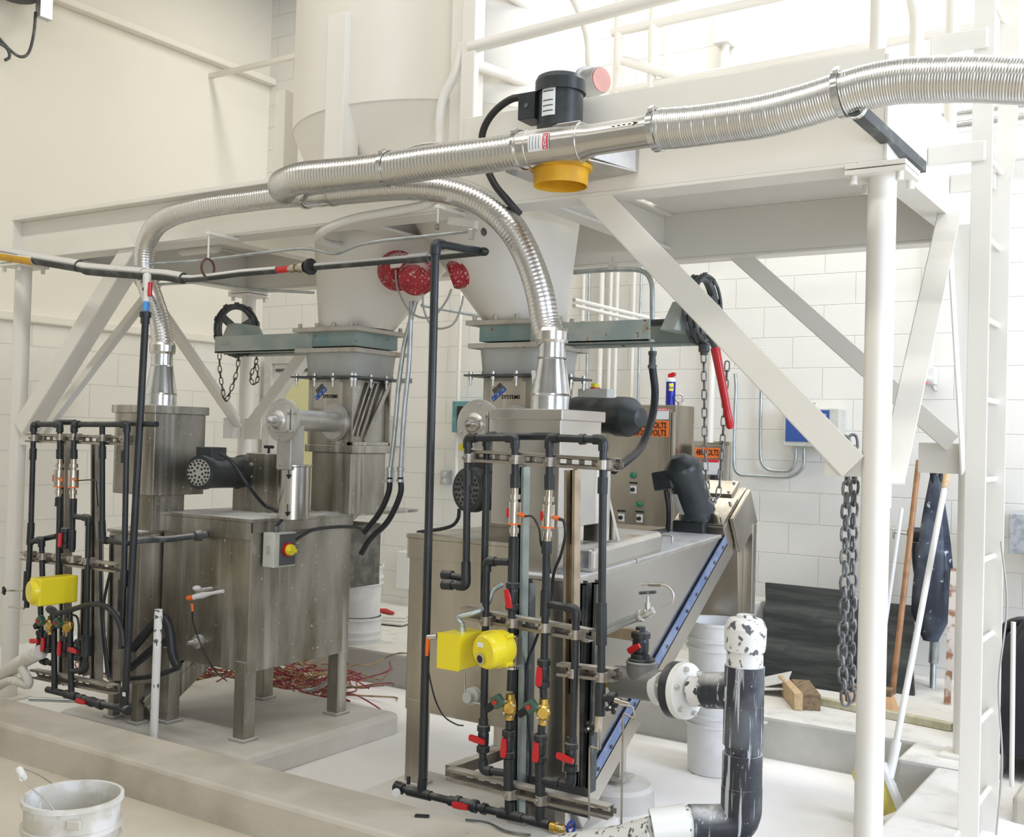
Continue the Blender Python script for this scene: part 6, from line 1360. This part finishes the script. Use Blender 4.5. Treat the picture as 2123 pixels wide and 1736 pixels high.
# umbrella-like folded blue tarp tool
t = thing('hanging_vinyl_coat', 'dusty blue vinyl coat hanging from a dark clamp behind the brush handle', 'coat', P(1932, 1350, Y=6.5))
top, bot = P(1940, 985, Y=6.7), P(1930, 1330, Y=6.6)
rr = []
for k in range(13):
    s_ = k/12; c = top.lerp(bot, s_); wd = .028+.068*math.sin(min(1, s_*1.25)*1.6) if s_ < .85 else .096-(s_-.85)*.4
    rr.append([c+V((math.cos(6.283*j/20)*wd*(1+.22*math.sin(j*2.2+s_*3)), math.sin(6.283*j/20)*wd*.45*(1+.2*math.cos(j*3)), 0)) for j in range(20)])
MB().rings(rr).build('vinyl_body', M_BLUETARP, t)
MB().tube([P(1934, 960, Y=6.7), P(1936, 1010, Y=6.7)], .02, 8).tube([P(1950, 965, Y=6.7), P(1950, 1010, Y=6.7)], .014, 8).build('clamp_jaw', M_RUB, t); MB().sph(P(1944, 976, Y=6.66), .022).build('chrome_ball', M_GALV, t)
tag(MB().cyl(P(1938, 1330, Y=6.75), P(1935, 1375, Y=6.75), .028, n=14).cyl(P(1935, 1375, Y=6.75), P(1932, 1470, Y=6.7), .018, n=12).build('standpipe', M_CONDUIT), 'grey standpipe behind the ladder foot under the blue vinyl', 'pipe')
t = thing('wall_spigot', 'black hose bib with round handwheel on the back wall behind the brooms', 'spigot', P(1895, 1110, Y=6.95))
MB().cyl(P(1884, 1108, Y=6.9), P(1915, 1110, Y=6.9), .045, n=20).build('body', M_RUB, t); MB().torus(P(1853, 1104, Y=6.9), (1, .2, 0), .035, .007, 20, 6).cyl(P(1853, 1104, Y=6.9), P(1884, 1108, Y=6.9), .007).build('handwheel', M_ZINC, t)
MB().tube(spl(PL([(1897, 1125), (1897, 1160), (1903, 1200), (1915, 1240)], Y=6.9), .03), .018, 10).build('hose', M_BLKHOSE, t)
# heavy chain doubled over the column
chain('heavy_chain', PL([(1752, 908), (1758, 960), (1754, 1060), (1752, 1160), (1750, 1260), (1746, 1360), (1750, 1425), (1757, 1474)], Y=3.86), .052, .030, .0056, M_CHAING, 'left strand of heavy grey chain hanging beside the right column', extra=None)
chain('heavy_chain', PL([(1768, 905), (1772, 960), (1769, 1060), (1767, 1160), (1766, 1260), (1763, 1360), (1765, 1425), (1760, 1474)], Y=3.90), .052, .030, .0056, M_CHAING, 'right strand of heavy grey chain hanging beside the right column')
# stainless sink and hose pile at far right
t = thing('wall_sink', 'mottled steel box edge on the back wall at the right frame edge', 'sink', P(2130, 1180, Y=6.9)); x0, z1 = wp(2092, 1065, 6.6); z0 = wp(2092, 1148, 6.6)[1]
MB().box((x0, 6.6, z0), (x0+.8, YW, z1)).build('basin', mat('mottled_galvanised', (.50, .53, .55), .5, .4, col2=(.36, .39, .42), scale=30), t, .004)
tag(MB().tube(spl(PL([(2140, 1290), (2105, 1292), (2080, 1310), (2100, 1330), (2140, 1340)], Y=6.0), .03), .028, 12).tube(spl(PL([(2140, 1310), (2110, 1325), (2090, 1345), (2125, 1370)], Y=6.0), .03), .028, 12).build('coiled_hose', M_BLKHOSE), 'thick black hose coils at the right frame edge', 'hose')
n = 20; rr = []
c = P(2180, 1500, Y=5.75)
for i in range(9):
    s_ = i/8; rad = .36*math.cos(s_*1.35)+.02; rr.append([V((c.x+math.cos(6.283*j/n)*rad*(1+.1*math.sin(j*2.1+i)), c.y+math.sin(6.283*j/n)*rad*.8, LEDGE+.005+s_*.62)) for j in range(n)])
tag(MB().rings(rr).build('bin_bag', mat('black_bag', (.012, .014, .022), .4, bump=.6, bscale=14)), 'slumped black plastic bag at the right frame edge', 'bag')
tag(MB().cyl(P(2101, 1290, Y=4.98), (P(2098, 1600, Y=4.98).x, 4.98, LEDGE+.001), .010, n=16).build('white_pole', M_STEELW), 'slim white pole standing just right of the ladder', 'pole')
# buckets
def bucket(c, h, r0, r1, m, label, open_=True, handle=True, inner=None, group='white plastic buckets'):
    t = thing('bucket', label, 'bucket', c, group)
    prof = [(0, r0*.98), (.004, r0), (h*.62, r0+(r1-r0)*.62), (h*.63, r1+.006), (h*.66, r1+.006), (h*.665, r0+(r1-r0)*.68), (h*.74, r0+(r1-r0)*.75), (h*.745, r1+.008), (h*.78, r1+.008), (h*.785, r0+(r1-r0)*.8), (h*.955, r1), (h*.96, r1+.008), (h, r1+.008), (h, r1-.002), (h*.9, r1-.006), (.02, r0-.006), (.02, .001)]
    MB().lathe(c, (0, 0, 1), prof, 44, cap=False).face([V(c)+V((math.cos(6.283*k/24)*r0, math.sin(6.283*k/24)*r0, .001)) for k in range(24)]).build('pail', m, t)
    return t
q = P(147, 1660, D=3.37); qz = q.z
bt = bucket((q.x+.01, q.y, 0), .365, .128, .141, M_BUCK, 'chalk-crusted open bucket in the lower left corner')
L0 = P(52, 1610, D=3.1); hc = V((q.x, q.y, .36))
e1_, e2_ = P(110, 1624, D=3.56), P(152, 1716, D=3.17)
MB().tube(spl([P(108, 1625, D=3.50), P(75, 1605, D=3.45), P(45, 1595, D=3.38), P(38, 1605, D=3.33), P(60, 1630, D=3.28), P(100, 1665, D=3.23), P(125, 1700, D=3.22)], .01), .0022, 6).build('wire_handle', M_ZINC, bt)
MB().cyl(P(40, 1597, D=3.36), P(48, 1613, D=3.32), .012, n=14).build('handle_grip', M_WHITE, bt)
MB().obox(P(153, 1712, D=3.225), (.018, .01, 0), (0, .004, 0), (0, 0, .014)).build('handle_lug', M_BUCK, bt, .004)
c = P(1478, 1600, Z=PIT); c = V((c.x, c.y+.02, PIT+.001)); bucket(tuple(c), .37, .13, .145, M_BUCKG, 'lower grey-white bucket of the stack behind the drain pipe')
bucket((c.x, c.y, c.z+.372), .36, .13, .147, M_BUCKG, 'upper translucent bucket of the stack behind the drain pipe')
c = P(705, 1402, Z=PIT); bucket((c.x, c.y+.15, PIT+.001), .38, .15, .165, M_BUCKG, 'lower of two pale buckets half hidden behind the left tank'); bucket((c.x, c.y+.15, PIT+.383), .34, .15, .165, M_BUCKG, 'upper of two pale buckets half hidden behind the left tank')
# tangled wires under the left tank
random.seed(4)
for name, m, cnt, lab in (('wire_tangle', M_CABLER, 80, 'tangle of dark red wires on the floor under the left tank'), ('wire_tangle', M_CABLEY, 70, 'tangle of tan and brown wires on the floor under the left tank')):
    mb = MB()
    for k in range(cnt):
        c = P(random.uniform(240, 690), random.uniform(1392, 1436), Z=PIT+.03); pts = [c]
        for j in range(5): pts.append(pts[-1]+V((random.uniform(-.16, .22), random.uniform(-.1, .12), random.uniform(-.05, .07)))); pts[-1].z = min(max(pts[-1].z, PIT+.006), .16)
        mb.tube(spl(pts, .03), .0045, 5)
    o = mb.build(name, m); tag(o, lab, 'wires'); o['kind'] = 'stuff'
tag(MB().tube(spl([P(60, 1450, Z=.02), P(265, 1455, Z=.0), P(430, 1440, Z=-.02), P(560, 1436, Z=-.03), P(650, 1430, Z=-.03), P(690, 1405, Y=4.5)], .03), .012, 10).build('floor_conduit', M_CONDUIT), 'grey conduit lying on the floor under the left tank', 'conduit')
# dark hoses between trough and rack on the left
tag(MB().tube(spl(PL([(275, 1345), (300, 1315), (322, 1290), (340, 1280), (352, 1310), (358, 1360), (370, 1385)], Y=3.45), .03), .022, 12).tube(spl(PL([(270, 1385), (300, 1360), (325, 1340), (345, 1330)], Y=3.48), .03), .02, 12).build('black_drain_hose', M_BLKHOSE), 'black bent hose low beside the left narrow trough', 'hose')
tag(MB().tube(spl(PL([(265, 1408), (300, 1405), (335, 1398), (370, 1385)], Y=3.42), .03), .012, 10).build('black_hose', M_BLKHOSE), 'thin black hose above the floor right of the left rack', 'hose')
# white-splashed post in front of the left tank
t = thing('marker_post', 'thin black post crusted with white paint standing behind the front curb', 'post', P(319, 1525, Y=3.36))
a, b = P(329, 1264, Y=3.30), P(318, 1528, Y=3.30); MB().tube([a, a.lerp(b, .3)], .0185, 14).build('upper_part', M_PVCBW, t); MB().tube([a.lerp(b, .3), (b.x, b.y, PIT)], .0185, 14).build('lower_part', mat('mostly_white_crust', (.68, .67, .64), .8, col2=(.08, .08, .09), scale=26, lo=.60, hi=.63, stretch=(1, 1, .5)), t)
# rag stack with red tool on the ledge behind
c = P(802, 1285, Z=LEDGE+.02)
t = thing('folded_rag', 'stack of folded off-white rags on the ledge between the two machines', 'rag', (c.x, c.y, LEDGE))
for k in range(3): a_ = .2+.15*k; u = V((math.cos(a_), math.sin(a_), 0)); MB().obox(c+V((0, 0, .0+k*.018)), u*(.2-.02*k), V((-u.y, u.x, 0))*(.14-.012*k), V((0, 0, .009))).build('folded_layer', M_PAPER, t, .006)
t = thing('utility_knife', 'small red tool lying on the folded rags', 'tool', (c.x, c.y, c.z+.05)); MB().tube([c+V((-.07, .0, .062)), c+V((0, -.01, .064)), c+V((.09, -.04, .062))], [.014, .02, .012], 8).build('handle', M_RED, t)
# small debris on the curb
tag(MB().obox(P(875, 1692, Z=.155), (.022, .012, 0), (-.004, .008, 0), (0, 0, .003)).build('debris_chip', M_RUB), 'small black chip lying on the concrete curb below the rack', 'debris')
tag(MB().tube(spl([P(965, 1700, Z=.158), P(1010, 1706, Z=.158), P(1050, 1724, Z=.158), P(1100, 1732, Z=.158)], .02), .004, 6).build('loose_wire', M_CAST), 'loose dark wire lying on the curb in front of the rack base', 'wire')

tag(MB().cyl((P(378, 520, Y=4.1).x, 4.1, P(378, 520, Y=4.1).z), (P(450, 518, Y=4.1).x, 4.1, P(378, 520, Y=4.1).z), .03, n=20).build('pipe_stub', M_STEELW), 'short white capped pipe stub under the deck at the left', 'pipe')
p_ = P(1500, 52, Y=6.96); tag(MB().box((p_.x-.06, 6.92, p_.z-.13), (p_.x+.05, YB, p_.z+.16)).build('wall_box', M_STEELW, None, .006), 'white electrical box high on the upper right wall', 'box')
